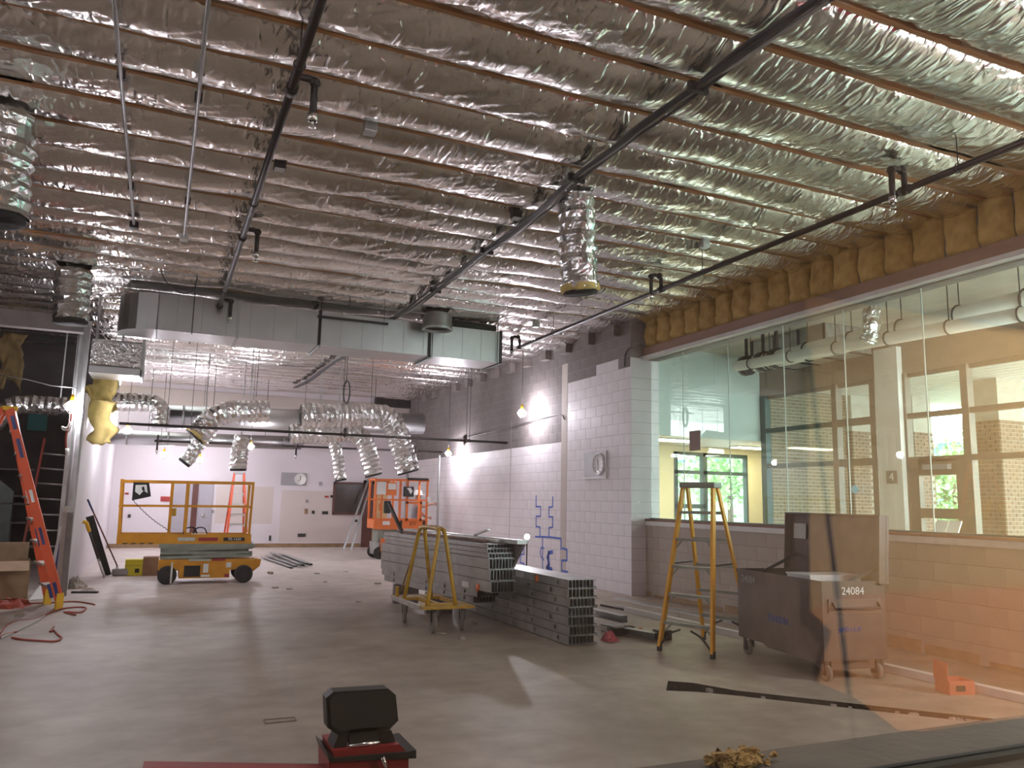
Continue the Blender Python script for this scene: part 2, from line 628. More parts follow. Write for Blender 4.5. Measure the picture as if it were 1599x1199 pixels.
def floor_mesh():
    bm = bmesh.new()
    outer = [bm.verts.new(p) for p in ((-9, 1.12, 0), (16.2, 1.12, 0), (16.2, 27, 0), (-9, 27, 0))]
    hole = [bm.verts.new(p) for p in trench]
    ed = [bm.edges.new((L[i], L[(i + 1) % len(L)])) for L in (outer, hole) for i in range(len(L))]
    bmesh.ops.triangle_fill(bm, edges=ed, use_beauty=True)
    for f in bm.faces:
        f.normal_update()
        if f.normal.z < 0:
            f.normal_flip()
    low = [bm.verts.new((p.x, p.y, -0.16)) for p in trench]
    n = len(trench)
    for i in range(n):
        bm.faces.new((hole[i], hole[(i + 1) % n], low[(i + 1) % n], low[i]))
    for f in bm.faces:
        f.material_index = 1 if min(v.co.z for v in f.verts) < -.05 else 0
    me = bpy.data.meshes.new('floor')
    bm.to_mesh(me)
    bm.free()
    me.materials.append(MATS['concrete'])
    me.materials.append(MATS['trench_soil'])
    return me


floor = tag(link('floor', floor_mesh()), kind='structure')
s = MB().prism([(p.x, p.y, -0.19) for p in trench], (0, 0, 0.04))
tag(s.build('trench_bottom', 'trench_soil', floor), 'dark soil at the bottom of the cut in the slab')
rb = MB()
for i in range(46):
    t = random.random() ** 0.8
    k = random.choice([0, 1])
    a = trench[1].lerp(trench[4], t) if k else trench[8].lerp(trench[5], t)
    b = trench[8].lerp(trench[5], t) if k else trench[1].lerp(trench[4], t)
    p = a.lerp(b, random.uniform(0.05, 0.35))
    sz = random.uniform(0.02, 0.06)
    rb.bevbox((p.x, p.y, -0.03 - sz * 0.2), (sz * 1.5, sz, sz * 0.8), sz * 0.2, Matrix.Rotation(random.random() * 3, 3, 'Z'))
tag(rb.build('rubble', 'rubble', floor), 'loose concrete crumbs in the trench', kind='stuff')
# thin cover plates and stains that have their own outline
pl = MB()
c = at(437, 1125, Z=0)
for dx, dy, w, h in ((0, 0.05, 0.22, 0.008), (0, -0.05, 0.22, 0.008), (0.11, 0, 0.008, 0.1), (-0.11, 0, 0.008, 0.1)):
    pl.box((c.x + dx, c.y + dy, 0.003), (w, h, 0.006))
tag(pl.build('floor_plate_rim', 'frame_brown', floor), 'thin oblong rim of a floor box set in the slab')

# ------------------------------------------------------------------ shell: ceiling of foil bays and joists
roof = MB().bb(-9, 8.4, 1.0, 27.2, 5.40, 5.50)
ceiling = struct('ceiling', roof, 'dark_room')
PITCHJ = 0.632
Y0 = 1.75
NJ = 40
XL0, XL1 = -8.6, 8.35


def foil_bay(seed, nx, ny):
    L, w = XL1 - XL0, PITCHJ - 0.04
    x = np.linspace(0, L, nx)[:, None] * np.ones((1, ny))
    v = np.linspace(0, 1, ny)[None, :] * np.ones((nx, 1))
    y = v * w
    so = seed * 37.3
    prof = np.sin(PI * v) ** 0.7
    sag = 0.115 * (1 + 0.7 * vnoise(x * 0.5 + so, v * 0.6, seed)) + 0.03 * vnoise(x * 1.6 + so, v * 1.5, seed + 5)
    z = 0.045 - sag * prof
    mask = np.clip(vnoise(x * 0.55 + so, y * 1.2, seed + 9) * 2.6 + 0.65, 0.1, 1.3)
    # diagonal creases gathered at the staples
    a = (x * 0.75 + y * 1.7)
    b = (x * 0.5 - y * 0.9)
    cr = np.abs(vnoise(a * 9 + so, b * 1.7, seed + 1)) + 0.7 * np.abs(vnoise(a * 19 + so, b * 4.0, seed + 2))
    a2 = (x * 0.9 - y * 1.3)
    cr2 = np.abs(vnoise(a2 * 8 + so, (x + y) * 1.6, seed + 3))
    pin = np.clip(1 - np.minimum(v, 1 - v) * 3.0, 0, 1)
    z += (-cr * 0.034 + cr2 * 0.016) * mask * (0.35 + 0.5 * np.sin(PI * v) + 0.6 * pin)
    z += 0.008 * vnoise(x * 20, y * 20 + so, seed + 4) * mask
    z[:, 0] = 0.045
    z[:, -1] = 0.045
    xs = x + XL0
    return np_mesh('insulation_batt', np.stack([xs, y, z], -1).reshape(-1, 3), nx, ny, 'foil')


near_v = [foil_bay(s, 640, 24) for s in range(7)]
far_v = [foil_bay(20 + s, 300, 12) for s in range(4)]
jm = MB().bb(XL0, XL1, -0.021, 0.021, 0.0, 0.30).mesh('joist', 'joist_wood')
jl = MB()
for k in range(60):      # ragged kraft flange edges stapled beside the joist
    x = random.uniform(XL0 + .3, XL1 - .5)
    w = random.uniform(0.15, 0.6)
    jl.box((x, random.choice((-1, 1)) * 0.022, 0.02), (w, 0.01, random.uniform(0.02, 0.05)))
jl = jl.mesh('kraft_flange', 'kraft')
for j in range(NJ):
    y = Y0 + j * PITCHJ
    o = link('joist', jm, ceiling, (random.uniform(-.05, .05), y, ZC + random.uniform(-0.006, 0.006)))
    o.rotation_euler = (0, 0, random.uniform(-0.0012, 0.0012))
    if j < 22:
        k = link('kraft_flange', jl, o)
        if j % 2:
            k.scale = (-1, 1, 1)
    if j < NJ - 1:
        me = near_v[j % 7] if j < 22 else far_v[j % 4]
        link('insulation_batt', me, ceiling, (random.uniform(-0.2, 0.2), y + 0.02, ZC))

# ------------------------------------------------------------------ shell: right side walls
BL, BH = 0.42, 0.208
blk = MB().bb(0, 0.06, 0.003, BL - 0.003, 0.003, BH - 0.003)
blk_mesh = blk.mesh('block', 'painted_block')
blk_bare = MB().bb(0, 0.06, 0.004, BL - 0.004, 0.004, BH - 0.004).mesh('block', 'bare_block')
half_mesh = MB().bb(0, 0.06, 0.004, BL / 2 - 0.004, 0.004, BH - 0.004).mesh('block', 'painted_block')
half_bare = MB().bb(0, 0.06, 0.004, BL / 2 - 0.004, 0.004, BH - 0.004).mesh('block', 'bare_block')

wrf = MB().bb(XK + 0.0035, XK + 0.25, 1.0, 12.33, 0, 6 * BH)
wall_right = struct('wall_right', wrf, 'knee_mortar')
kb = MB().bb(0, 0.06, 0.003, BL - 0.003, 0.003, BH - 0.003).mesh('block', 'knee_block')
kh = MB().bb(0, 0.06, 0.003, BL / 2 - 0.003, 0.003, BH - 0.003).mesh('block', 'knee_block')
for r in range(6):
    y = 12.33 - (BL / 2 if r % 2 else 0)
    if r % 2:
        link('block', kh, wall_right, (XK, 12.33 - BL / 2, r * BH))
    while y - BL > 3.4:
        y -= BL
        link('block', kb, wall_right, (XK, y, r * BH))
ZS = 6 * BH
tag(MB().bb(XK - 0.03, XK + 0.26, 3.4, 12.33, ZS, ZS + 0.075).build('ledge', 'white_rail', wall_right), 'pale metal ledge along the top of the low wall')
tag(MB().bb(XK - 0.02, XK + 0.26, 3.4, 12.34, ZS + 0.075, ZS + 0.11).build('wood_cap', 'cap_wood', wall_right), 'red-brown wooden cap under the glazing')
st = MB()
y = 3.4
while y < 12.2:
    w = random.uniform(.25, .7)
    st.bb(XK - .0012, XK + .001, y, y + w, 0, random.uniform(.05, .17))
    y += w + random.uniform(-.02, .12)
tag(st.build('glue_stain', 'stain', wall_right), 'brown adhesive left along the foot of the low wall')

wbk = MB().bb(XB + 0.0035, XB + 0.5, 12.336, YB, 0, ZC + .25)
wall_right_rear = struct('wall_right_rear', wbk, 'mortar')
# jamb of the window opening, facing the camera
jb = MB().bb(XB, XK + 0.3, 12.31, 12.34, 0, 4.33)
tag(jb.build('jamb', 'painted_block', wall_right_rear), 'pale tiled jamb at the end of the block wall')
gr = MB()
for r in range(20):
    gr.bb(XB - 0.001, XK + 0.3, 12.3085, 12.31, r * BH - 0.003, r * BH + 0.003)
gr.build('jamb_joint', 'mortar', wall_right_rear)
NC = 25
cnt = 0
rest = MB()
rest_b = MB()
for r in range(NC):
    z = r * BH
    y = 12.34
    k = 0
    if r % 2:
        link('block', half_mesh if z < 4.1 else half_bare, wall_right_rear, (XB, y, z))
        y += BL / 2
    while y + BL < YB:
        bare = z > (4.15 + 0.2 * math.sin(y * 3) if y < 14.75 else 2.75)
        if y < 16.7:
            link('block', blk_bare if bare else blk_mesh, wall_right_rear, (XB, y, z))
        else:
            (rest_b if bare else rest).bb(XB, XB + 0.03, y + 0.003, y + BL - 0.003, z + 0.003, z + BH - 0.003)
        y += BL
tag(rest.build('far_blocks', 'painted_block', wall_right_rear), 'white painted blocks of the rear stretch', kind='stuff')
tag(rest_b.build('far_bare_blocks', 'bare_block', wall_right_rear), 'unpainted blocks along the top of the rear stretch', kind='stuff')
# control joint strips
tag(MB().bb(XB - 0.003, XB + 0.01, at(885, 750, X=XB).y, at(876, 750, X=XB).y, 0, 4.6).build('joint_strip', 'drywall_tan', wall_right_rear), 'narrow vertical joint strip')
tag(MB().bb(XB - 0.004, XB + 0.01, at(797, 750, X=XB).y - .01, at(797, 750, X=XB).y + .01, 0, 3.6).build('wall_seam', 'mortar', wall_right_rear), 'thin vertical seam')
# joist bearing pads peeping out under the ceiling
for k in range(13):
    y = 12.85 + k * PITCHJ * (1.55 if k < 99 else 1)
    if y < YB - .4:
        tag(MB().bb(XB - 0.14, XB + 0.02, y - 0.15, y + 0.15, 4.80, 5.04).build('bearing_pocket', 'stud_grey', wall_right_rear))

# header above the glazing: board, studs and yellow batts
hd = MB().bb(XK + 0.03, XK + 0.3, 1.0, 12.33, 4.30, 5.4)
wall_right_header = struct('wall_right_header', hd, 'stud_grey')
tag(MB().bb(XK - 0.09, XK + 0.05, 1.1, 12.33, 4.30, 4.36).build('header_lip', 'white_rail', wall_right_header), 'pale lip at the head of the glazing')
tag(MB().bb(XK - 0.06, XK + 0.05, 1.1, 12.33, 4.36, 4.52).build('header_board', 'header_board', wall_right_header), 'red-brown board over the glazing')


def batt(seed, w, h):
    nx, nz = 14, 18
    y = np.linspace(0, w, nx)[:, None] * np.ones((1, nz))
    z = np.linspace(0, h, nz)[None, :] * np.ones((nx, 1))
    e = np.minimum(np.minimum(y, w - y) / 0.05, 1) * np.minimum(np.minimum(z, h - z) / 0.05, 1)
    d = 0.09 * e ** 0.5 + 0.05 * vnoise(y * 9 + seed * 7, z * 9, seed) * e + 0.03 * vnoise(y * 22, z * 22, seed + 3) * e
    yy = y + 0.02 * vnoise(z * 6, y * 0 + seed, seed + 1)
    return np_mesh('insulation_batt', np.stack([-d, yy, z], -1).reshape(-1, 3), nx, nz, 'fibreglass')


bts = [batt(s, 0.385, 0.56) for s in range(6)]
y = 12.30
i = 0
while y > 2.2:
    y -= 0.415
    link('insulation_batt', bts[i % 6], wall_right_header, (XK + 0.02, y, 4.52))
    i += 1

# ------------------------------------------------------------------ shell: back wall, left partition, dark side room, front wall
wall_back = struct('wall_back', MB().bb(-1.3, XB + 0.4, YB, YB + 0.2, 0, 5.4), 'drywall')


def on_back(name, x0, y0, x1, y1, material, depth=0.03, label=None, parent=None, off=0.0):
    a, b = at(x0, y0, Y=YB), at(x1, y1, Y=YB)
    o = MB().bb(a.x, b.x, YB - depth - off, YB + 0.002 - off, max(b.z, 0), a.z).build(name, material, parent or wall_back)
    return tag(o, label)


on_back('upper_wall', 168, 600, 664, 664, 'drywall_tan', 0.02, 'duller unfinished upper strip of the rear wall')
on_back('steel_beam', 585, 622, 664, 640, 'dark_metal', 0.25, 'dark steel beam end under the ceiling')
on_back('board_patch', 339, 758, 424, 818, 'patch_tan', 0.006, 'tan patch where a board was taken down')
on_back('lit_wall_patch', 440, 765, 570, 846, 'patch_tan', 0.004, 'tan patch painting a wedge of light beside the dark pane')  # wedge of light on the rear wall, put into a tan patch
on_back('adhesive_strip', 160, 849, 566, 856, 'stain', 0.008, 'brown strip left by the removed skirting')
for n, x0, y0, x1, y1, mt, lb in (('outlet', 476, 794, 480, 802, 'stain', None), ('outlet', 487, 797, 491, 802, 'dark_metal', None),
                                  ('switch_plate', 503, 798, 512, 803, 'dark_metal', None), ('speaker_plate', 498, 752, 503, 758, 'clock_plate', None),
                                  ('thermostat', 477, 780, 481, 785, 'clock_plate', None), ('strobe', 507, 774, 513, 777, 'red_sign', 'small red alarm device'),
                                  ('strobe', 516, 773, 521, 777, 'dark_metal', None), ('outlet', 420, 836, 423, 844, 'dark_metal', None),
                                  ('wire_stub', 465, 833, 477, 838, 'dark_metal', None), ('outlet', 200, 803, 204, 808, 'dark_metal', None),
                                  ('room_sign', 251, 775, 270, 783, 'red_sign', 'small dark red wall sign'), ('strobe', 195, 769, 201, 772, 'red_sign', None),
                                  ('outlet', 330, 796, 334, 801, 'clock_plate', None), ('vent_plate', 553, 811, 558, 815, 'dark_metal', None)):
    on_back(n, x0, y0, x1, y1, mt, 0.03, lb)

# dark interior pane beside the brown door frame
a, b = at(521, 752, Y=YB), at(568, 804, Y=YB)
win = struct('window_2', MB().bb(a.x + .06, b.x - .04, YB - 0.02, YB, b.z + .06, a.z - .06), 'dark_window')
fr = MB()
for x0, x1, z0, z1 in ((a.x, b.x, a.z - .07, a.z), (a.x, b.x, b.z, b.z + .07), (a.x, a.x + .07, b.z, a.z), (b.x - .06, b.x, b.z, a.z)):
    fr.bb(x0, x1, YB - 0.06, YB, z0, z1)
fr.build('window_frame', 'door_frame_brown', win)
a, b = at(568, 750, Y=YB), at(590, 856, Y=YB)
dr = struct('door_1', MB().bb(a.x + .16, b.x + .25, YB - 0.03, YB, 0, a.z - .1), 'wood_light')
fr = MB().bb(a.x, a.x + .34, YB - 0.10, YB, 0, a.z).bb(a.x, b.x + .3, YB - 0.10, YB, a.z - .12, a.z)
fr.build('door_frame', 'door_frame_brown', dr)
a, b = at(272, 752, Y=YB), at(326, 855, Y=YB)
dr = struct('door_2', MB().bb(a.x, b.x, YB - 0.05, YB, 0, a.z), 'door_grey')
tag(MB().bb(a.x + .55, a.x + .72, YB - 0.10, YB, 0, a.z).build('door_post', 'door_frame_brown', dr), 'dark red post between the two door leaves')
MB().sphere((a.x + .9, YB - .1, 1.0), 0.05).build('door_handle', 'steel_bright', dr)

# left partition with its bare metal end studs
XP = -1.27
wall_left = struct('wall_left', MB().bb(XP - 0.12, XP, 15.5, YB, 0, 3.35), 'drywall')
tag(MB().prism([(XP + .002, 15.5, 3.3), (XP + .002, 18.2, 3.3), (XP + .002, 17.2, 2.9), (XP + .002, 16.6, 3.05), (XP + .002, 16.0, 2.75)], (0.006, 0, 0)).build('torn_paper', 'white_paint', wall_left),
    'torn edge of the plasterboard')
for k, (y, x) in enumerate(((15.42, XP - .06), (15.25, XP - .17), (15.6, XP - .14))):
    tag(MB().bb(x - .03, x + .03, y - .05, y + .05, 0, 4.6).build('metal_stud', 'galvanised', wall_left))
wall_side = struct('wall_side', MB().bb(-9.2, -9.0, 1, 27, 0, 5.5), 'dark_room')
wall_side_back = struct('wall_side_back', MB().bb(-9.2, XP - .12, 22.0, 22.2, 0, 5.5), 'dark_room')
a, b = at(0, 484, Y=14.3), at(142, 517, Y=14.3)
beam = struct('trim_1', MB().bb(-9, XP - .05, 14.3, 14.5, 4.20, 4.46), 'stud_grey')

# front wall with the opening the photograph looks through
OX0, OX1, OZ0, OZ1 = -2.2, 3.4, 1.22, 2.95
fw = MB().bb(-9.2, OX0, 0.93, 1.12, 0, 5.5).bb(OX1, 8.4, 0.93, 1.12, 0, 5.5).bb(OX0, OX1, 0.93, 1.12, 0, OZ0 - .03).bb(OX0, OX1, 0.93, 1.12, OZ1, 5.5)
wall_front = struct('wall_front', fw, 'near_wall')
tag(MB().bb(4.6, 7.6, 1.12, 1.135, 1.3, 4.3).build('red_glint_panel', 'front_red', wall_front), 'unseen red panel added to the front wall for red glints on the foil')  # unseen panel, added to throw red glints onto the foil
w1 = struct('window_3', MB().bb(OX0, OX1, 0.955, 0.963, OZ0 - 0.02, OZ1), 'glass_near')
sl = MB().bb(OX0, OX1, 0.80, 1.125, OZ0 - .05, OZ0 - .004).build('window_sill', 'sill_grey', w1)
gk = MB().bb(OX0, OX1, 0.935, 0.953, OZ0 - .006, OZ0 + .006).bb(OX0, OX1, 0.965, 0.975, OZ0 - .006, OZ0 + .004)
tag(gk.build('gasket', 'gasket', w1), 'black rubber gasket at the foot of the glass')
# room the photographer stands in
NX0, NX1, NY = -3.0, 6.6, -1.7
struct('wall_near_back', MB().bb(NX0, NX1, NY - .1, NY, 0, 2.95), 'near_wall')
struct('wall_near_left', MB().bb(NX0 - .1, NX0, NY, 0.93, 0, 2.95), 'near_wall')
struct('wall_near_right', MB().bb(NX1, NX1 + .1, NY, 0.93, 0, 2.95), 'near_wall')
struct('ceiling_near', MB().bb(NX0 - .1, NX1 + .1, NY - .1, 0.93, 2.95, 3.05), 'near_wall')
struct('floor_near', MB().bb(NX0 - .1, NX1 + .1, NY - .1, 0.93, -.1, 0.0), 'near_wall')

# ------------------------------------------------------------------ corridor behind the long glazing
XG, XE, YE = 8.30, 11.5, 13.0
gl = struct('window_1', MB().bb(XG - .04, XG + .04, 3.4, 12.30, ZS + .11, ZS + .13), 'frame_teal')
js = [12.31] + [at(px, 700, X=XG).y for px in (1068, 1140, 1228, 1325, 1452)] + [4.3, 3.4]
for i in range(len(js) - 1):
    MB().bb(XG - .005, XG + .005, js[i + 1] + .004, js[i] - .004, ZS + .13, 4.30).build('pane', 'glass_green', gl)
    if i:
        MB().bb(XG - .007, XG + .007, js[i] - .005, js[i] + .005, ZS + .13, 4.30).build('glass_joint', 'joint_grey', gl)
zb = 2.98
struct('wall_corridor_end', MB().bb(XK + .25, XE + .1, YE, YE + .12, zb, 4.75), 'pale_green_wall')
cc = struct('ceiling_corridor', MB().bb(XK + .3, XE + .3, 1.0, YE + .1, 4.75, 4.85), 'corridor_ceiling')
struct('ceiling_office', MB().bb(XK + .2, 16.2, YE + .12, 15.6, zb, zb + .1), 'white_rail')
YO = 15.2
a, b = at(1052, 700, Y=YO), at(1166, 700, Y=YO)
ow = MB().bb(XK + .1, a.x, YO, YO + .15, 0, zb).bb(b.x, 16.2, YO, YO + .15, 0, zb).bb(a.x, b.x, YO, YO + .15, 0, 0.3).bb(a.x, b.x, YO, YO + .15, 2.85, zb)
struct('wall_office_back', ow, 'cream_wall')
struct('wall_office_side', MB().bb(16.1, 16.2, YE + .2, YO + .1, 0, zb), 'cream_wall')
w4 = struct('window_4', MB().bb(a.x, b.x, YO + .06, YO + .07, 0.3, 2.85), 'glass_clear')
mid = at(1100, 700, Y=YO).x
zt = at(1100, 738, Y=YO).z
fr = MB()
for x0, x1, z0, z1 in ((a.x, a.x + .1, .3, 2.85), (b.x - .04, b.x, .3, 2.85), (mid - .06, mid + .06, .3, 2.85), (a.x, b.x, 2.76, 2.85), (a.x, b.x, zt - .04, zt + .04), (a.x, b.x, .3, .4), (a.x, mid, 1.55, 1.65)):
    fr.bb(x0, x1, YO - .02, YO + .12, z0, z1)
fr.build('window_frame', 'frame_teal', w4)

ext = MB().bb(XE, XE + .18, 1.0, YE + .1, 3.93, 4.8).bb(XE, XE + .18, 1.0, 3.4, 0, 3.93)
wall_ext = struct('wall_corridor_side', ext, 'header_brown')
zh1 = at(1280, 664, X=XE).z
zh2 = at(1419, 718, X=XE).z
ys = [12.93, at(1303, 650, X=XE).y, at(1367, 650, X=XE).y + .05, at(1411, 650, X=XE).y, at(1508, 650, X=XE).y, 7.0, 5.9, 4.8, 3.45]
a, b = at(1366, 600, X=XE - .12), at(1402, 600, X=XE - .12)
struct('trim_2', MB().bb(XE - .12, XE + .06, b.y, a.y, 0, 4.4), 'column_white')
w5 = struct('window_5', MB().bb(XE + .05, XE + .12, 3.4, 12.95, 3.86, 3.93), 'frame_brown')
for i, y in enumerate(ys):
    MB().bb(XE - .02, XE + .12, y - (.07 if i else .1), y + .05, 0, 3.93).build('mullion', 'frame_teal' if i == 0 else 'frame_brown', w5)
for i in range(len(ys) - 1):
    y0, y1 = ys[i + 1], ys[i]
    door = (i == 3)
    rails = [zh1, zh2] + ([1.575, 0.1] if door else [0.05])
    for k, z in enumerate(rails):
        h = .16 if (door and z < 2.4) else (.09 if i != 1 else .13)
        MB().bb(XE, XE + .10, y0, y1, z - h / 2, z + h / 2).build('rail', 'frame_teal' if i == 0 else 'frame_brown', w5)
    if door:
        MB().bb(XE - .01, XE + .1, y0 + .05, y0 + .22, 0, zh2).bb(XE - .01, XE + .1, y1 - .24, y1 - .07, 0, zh2).bb(XE, XE + .1, y0, y1, 2.19, zh2).build('door_leaf', 'frame_brown', w5)
        MB().bb(XE - .1, XE, y0 + .3, y0 + .75, 2.28, 2.36).build('door_closer', 'clock_plate', w5)
    for z0, z1 in ((0.05, zh2), (zh2, zh1), (zh1, 3.9)):
        MB().bb(XE + .06, XE + .068, y0, y1, z0, z1).build('pane', 'glass_clear', w5)

# sign with the number on the white column
p = at(1393, 745, X=XE - .125)
o = MB().bb(p.x - .012, p.x, p.y - .11, p.y + .11, p.z - .11, p.z + .11)
sg = single('number_sign', o, 'sign_brown', 'small square brown sign with a white number 4 on the white column', 'sign', (p.x, p.y, p.z - .11))
t = link('numeral', text_mesh('4', 0.19, 'white_paint'), sg, (-.015, 0, .11))
t.rotation_euler = (PI / 2, 0, -PI / 2)

# brick wing seen through the first windows
bw = struct('wall_brick_outside', MB().bb(XE + .25, 16.3, YE - .02, YE + .12, 0, 4.8), 'brick_mortar')
bk = MB()
r = 0
z = 0.0
while z < 4.75:
    x = XE + .25 - (0.105 if r % 2 else 0)
    while x < 16.3:
        bk.bb(max(x, XE + .25) + .006, x + .204, YE - .03, YE, z + .006, z + .066)
        x += .21
    z += .073
    r += 1
tag(bk.build('bricks', 'brick_tan', bw), 'tan brown bricks of the wing outside', kind='stuff')
# ground, canopy, posts, far building, trees
struct('ground_outside', MB().bb(XE + .1, 70, -30, 60, -.12, -.05), 'asphalt')
cn = struct('canopy_outside', MB().bb(XE + .18, 17.5, 2.0, YE - .05, 4.15, 4.4), 'soffit_white')
for k in range(24):
    tag(MB().bb(XE + .2 + k * .26, XE + .40 + k * .26, 2.0, YE - .05, 4.12, 4.15).build('soffit_board', 'soffit_white', cn))


def pillar(px, X, w, label):
    p = at(px, 760, X=X)
    t = thing('brick_pillar', label, 'pillar', (p.x, p.y, -.05))
    tag(MB().bb(p.x - w / 2 + .01, p.x + w / 2 - .01, p.y - w / 2 + .01, p.y + w / 2 - .01, -.05, 4.15).build('core', 'brick_mortar', t))
    b = MB()
    z = -.05
    r = 0
    n = max(2, round(w / .21))
    l = w / n
    while z < 3.3:
        for k in range(n):
            o = (l / 2 if r % 2 else 0)
            for sx in (-1, 1):
                y0 = max(p.y - w / 2, p.y - w / 2 + k * l - o)
                b.bb(p.x + sx * w / 2 - .01, p.x + sx * w / 2 + .01, y0 + .006, p.y - w / 2 + (k + 1) * l - o - .006, z + .006, z + .068)
                x0 = max(p.x - w / 2, p.x - w / 2 + k * l - o)
                b.bb(x0 + .006, p.x - w / 2 + (k + 1) * l - o - .006, p.y + sx * w / 2 - .01, p.y + sx * w / 2 + .01, z + .006, z + .068)
        z += .075
        r += 1
    tag(b.build('bricks', 'brick', t), kind='stuff')


pillar(1558, 14.6, .75, 'broad brick canopy pillar outside, behind the rightmost glass panes')
pillar(1428, 15.4, .6, 'narrow brick canopy pillar outside, beside the glazed door')
pillar(1333, 14.2, .6, 'brick canopy pillar outside, left of the white column with the sign')
p = at(1480, 690, X=32)
tb = thing('teal_building', 'long low teal green building across the lot outside', 'building', (32, p.y, -.05))
MB().bb(32, 38, p.y - 26, p.y + 30, -.05, at(1480, 692, X=32).z).build('wall', 'teal_building', tb)
for k in range(4):
    MB().bb(31.93, 32.0, p.y - 26, p.y + 30, 1.2 + k * .75, 1.24 + k * .75).build('siding_groove', 'frame_teal', tb)
MB().bb(31.7, 38.3, p.y - 26.3, p.y + 30.3, at(1480, 692, X=32).z, at(1480, 692, X=32).z + .2).build('roof_edge', 'soffit_white', tb)


def tree(px, X, h, rad, label, seed):
    p = at(px, 760, X=X)
    t = thing('tree', label, 'tree', (p.x, p.y, -.05))
    MB().tube([(p.x, p.y, -.05), (p.x + .1, p.y, h * .5), (p.x, p.y + .1, h * .85)], [.14, .1, .04], 8).build('trunk', 'bark', t)
    R = np.random.default_rng(seed)
    n = 2600
    d = R.normal(size=(n, 3))
    d /= np.linalg.norm(d, axis=1)[:, None]
    rr = rad * (0.45 + .55 * R.random(n) ** .4) * (0.75 + .5 * np.sin(d[:, 0] * 5 + seed) * np.sin(d[:, 2] * 4 + d[:, 1] * 3))
    c = d * rr[:, None] * np.array([1, 1, .95]) + np.array([p.x, p.y, h * .62])
    c = c[c[:, 2] > .5]
    vs, fs = [], []
    for i, q in enumerate(c):
        a = Vector(R.normal(size=3)).normalized() * .11
        b = a.cross(Vector(R.normal(size=3))).normalized() * .06
        q = Vector(q)
        vs += [q - a, q + b, q + a, q - b]
        fs.append((4 * i, 4 * i + 1, 4 * i + 2, 4 * i + 3))
    tag(MB().add(vs, fs).build('foliage', 'leaf', t), kind='stuff')


tree(1490, 22, 3.4, 1.9, 'bright green leafy tree outside, seen through the glazed door', 3)
tree(1640, 19, 4.6, 2.0, 'tall green tree outside, at the right edge behind the broad pillar', 4)
tree(1548, 29, 3.8, 2.0, 'green tree outside, between the door and the broad pillar', 6)
struct('wall_far_outside', MB().bb(8, 30, 27.5, 27.8, -.05, 3.4), 'far_green')
p = at(1140, 760, Y=24)
t = thing('tree', 'green tree outside, seen through the far office window', 'tree', (p.x, p.y, -.05))
R = np.random.default_rng(9)
vs, fs = [], []
for i in range(1500):
    q = Vector((p.x + R.normal() * 1.1, p.y + R.normal() * .9, 3.0 + R.normal() * .8))
    a = Vector(R.normal(size=3)).normalized() * .13
    b = a.cross(Vector(R.normal(size=3))).normalized() * .08
    vs += [q - a, q + b, q + a, q - b]
    fs.append((4 * i, 4 * i + 1, 4 * i + 2, 4 * i + 3))
MB().tube([(p.x, p.y, -.05), (p.x, p.y, 3)], [.15, .05], 8).build('trunk', 'bark', t)
tag(MB().add(vs, fs).build('foliage', 'leaf', t), kind='stuff')

# corridor services: two white insulated pipes with hangers, dark duct, flex end
def corridor_pipe(px0, py0, px1, py1, X, r, label):
    a, b = at(px0, py0, X=X), at(px1, py1, X=X)
    d = (b - a).normalized()
    b = b + d * 1.5
    t = thing('insulated_pipe', label, 'pipe', a, group='white pipes over the corridor')
    MB().cyl(a, b, r, 18).build('jacket', 'pipe_white', t)
    n = 7
    for k in range(n):
        q = a.lerp(b, (k + .4) / n)
        MB().tube([q + Vector((r * 1.08 * math.cos(w), 0, r * 1.08 * math.sin(w))) for w in np.linspace(0, 2 * PI, 17)], .012, 6).build('hanger_ring', 'dark_metal', t)
        MB().cyl(q + Vector((0, 0, r)), (q.x, q.y, 4.76), .008, 6).build('hanger_rod', 'dark_metal', t)


corridor_pipe(1180, 568, 1599, 472, 9.7, .15, 'upper fat white insulated pipe under the corridor ceiling')
corridor_pipe(1150, 572, 1599, 490, 9.35, .09, 'lower thin white insulated pipe under the corridor ceiling')
a = at(1215, 545, X=10.3)
dd = thing('corridor_duct', 'dark mottled sheet duct above the white corridor pipes', 'duct', (10.3, a.y - 2, 4.3))
MB().bb(10.15, 11.2, a.y - 1.3, a.y + .6, 4.30, 4.74).build('body', 'galvanised', dd)
for k in range(4):
    MB().bb(10.13, 11.22, a.y - 1.3 + k * .6, a.y - 1.25 + k * .6, 4.28, 4.745).build('flange', 'dark_metal', dd)
cb = thing('corridor_sprinkler_pipe', 'thin dark sprinkler pipe close behind the head of the glazing', 'pipe', (8.75, 8, 4.45))
MB().cyl((8.75, 2.5, 4.45), (8.75, 12.4, 4.45), .03, 10).build('pipe', 'black_iron', cb)
for y in (4.5, 6, 7.5, 9, 10.5):
    MB().cyl((8.75, y, 4.45), (8.75, y, 4.76), .008, 6).build('hanger_rod', 'dark_metal', cb)
fx = at(1362, 500, X=9.0)
P = [V(9.0, fx.y, 4.72), V(9.0, fx.y, 4.55), at(1360, 515, X=9.0), at(1354, 532, X=9.0)]
t = thing('corridor_flex_end', 'crinkled foil duct end hanging before the white corridor pipes', 'duct', P[-1])
ff = MB().tube(spline(P, 5), [.11 + .012 * (k % 2) for k in range(16)], 14, cap=False, noise=.08)
ff.smooth = [False] * len(ff.smooth)
ff.build('sleeve', 'foil_duct', t)
cpl = bpy.data.objects['insulated_pipe']
for px, py in ((1166, 571), (1192, 565), (1213, 560)):
    q = at(px, py, X=9.7)
    MB().cyl(q - V(0, .07, 0), q + V(0, .07, 0), .185, 16).build('coupling', 'dark_metal', cpl)
    MB().cyl(q, V(q.x, q.y, 4.75), .03, 8).build('riser', 'dark_metal', cpl)
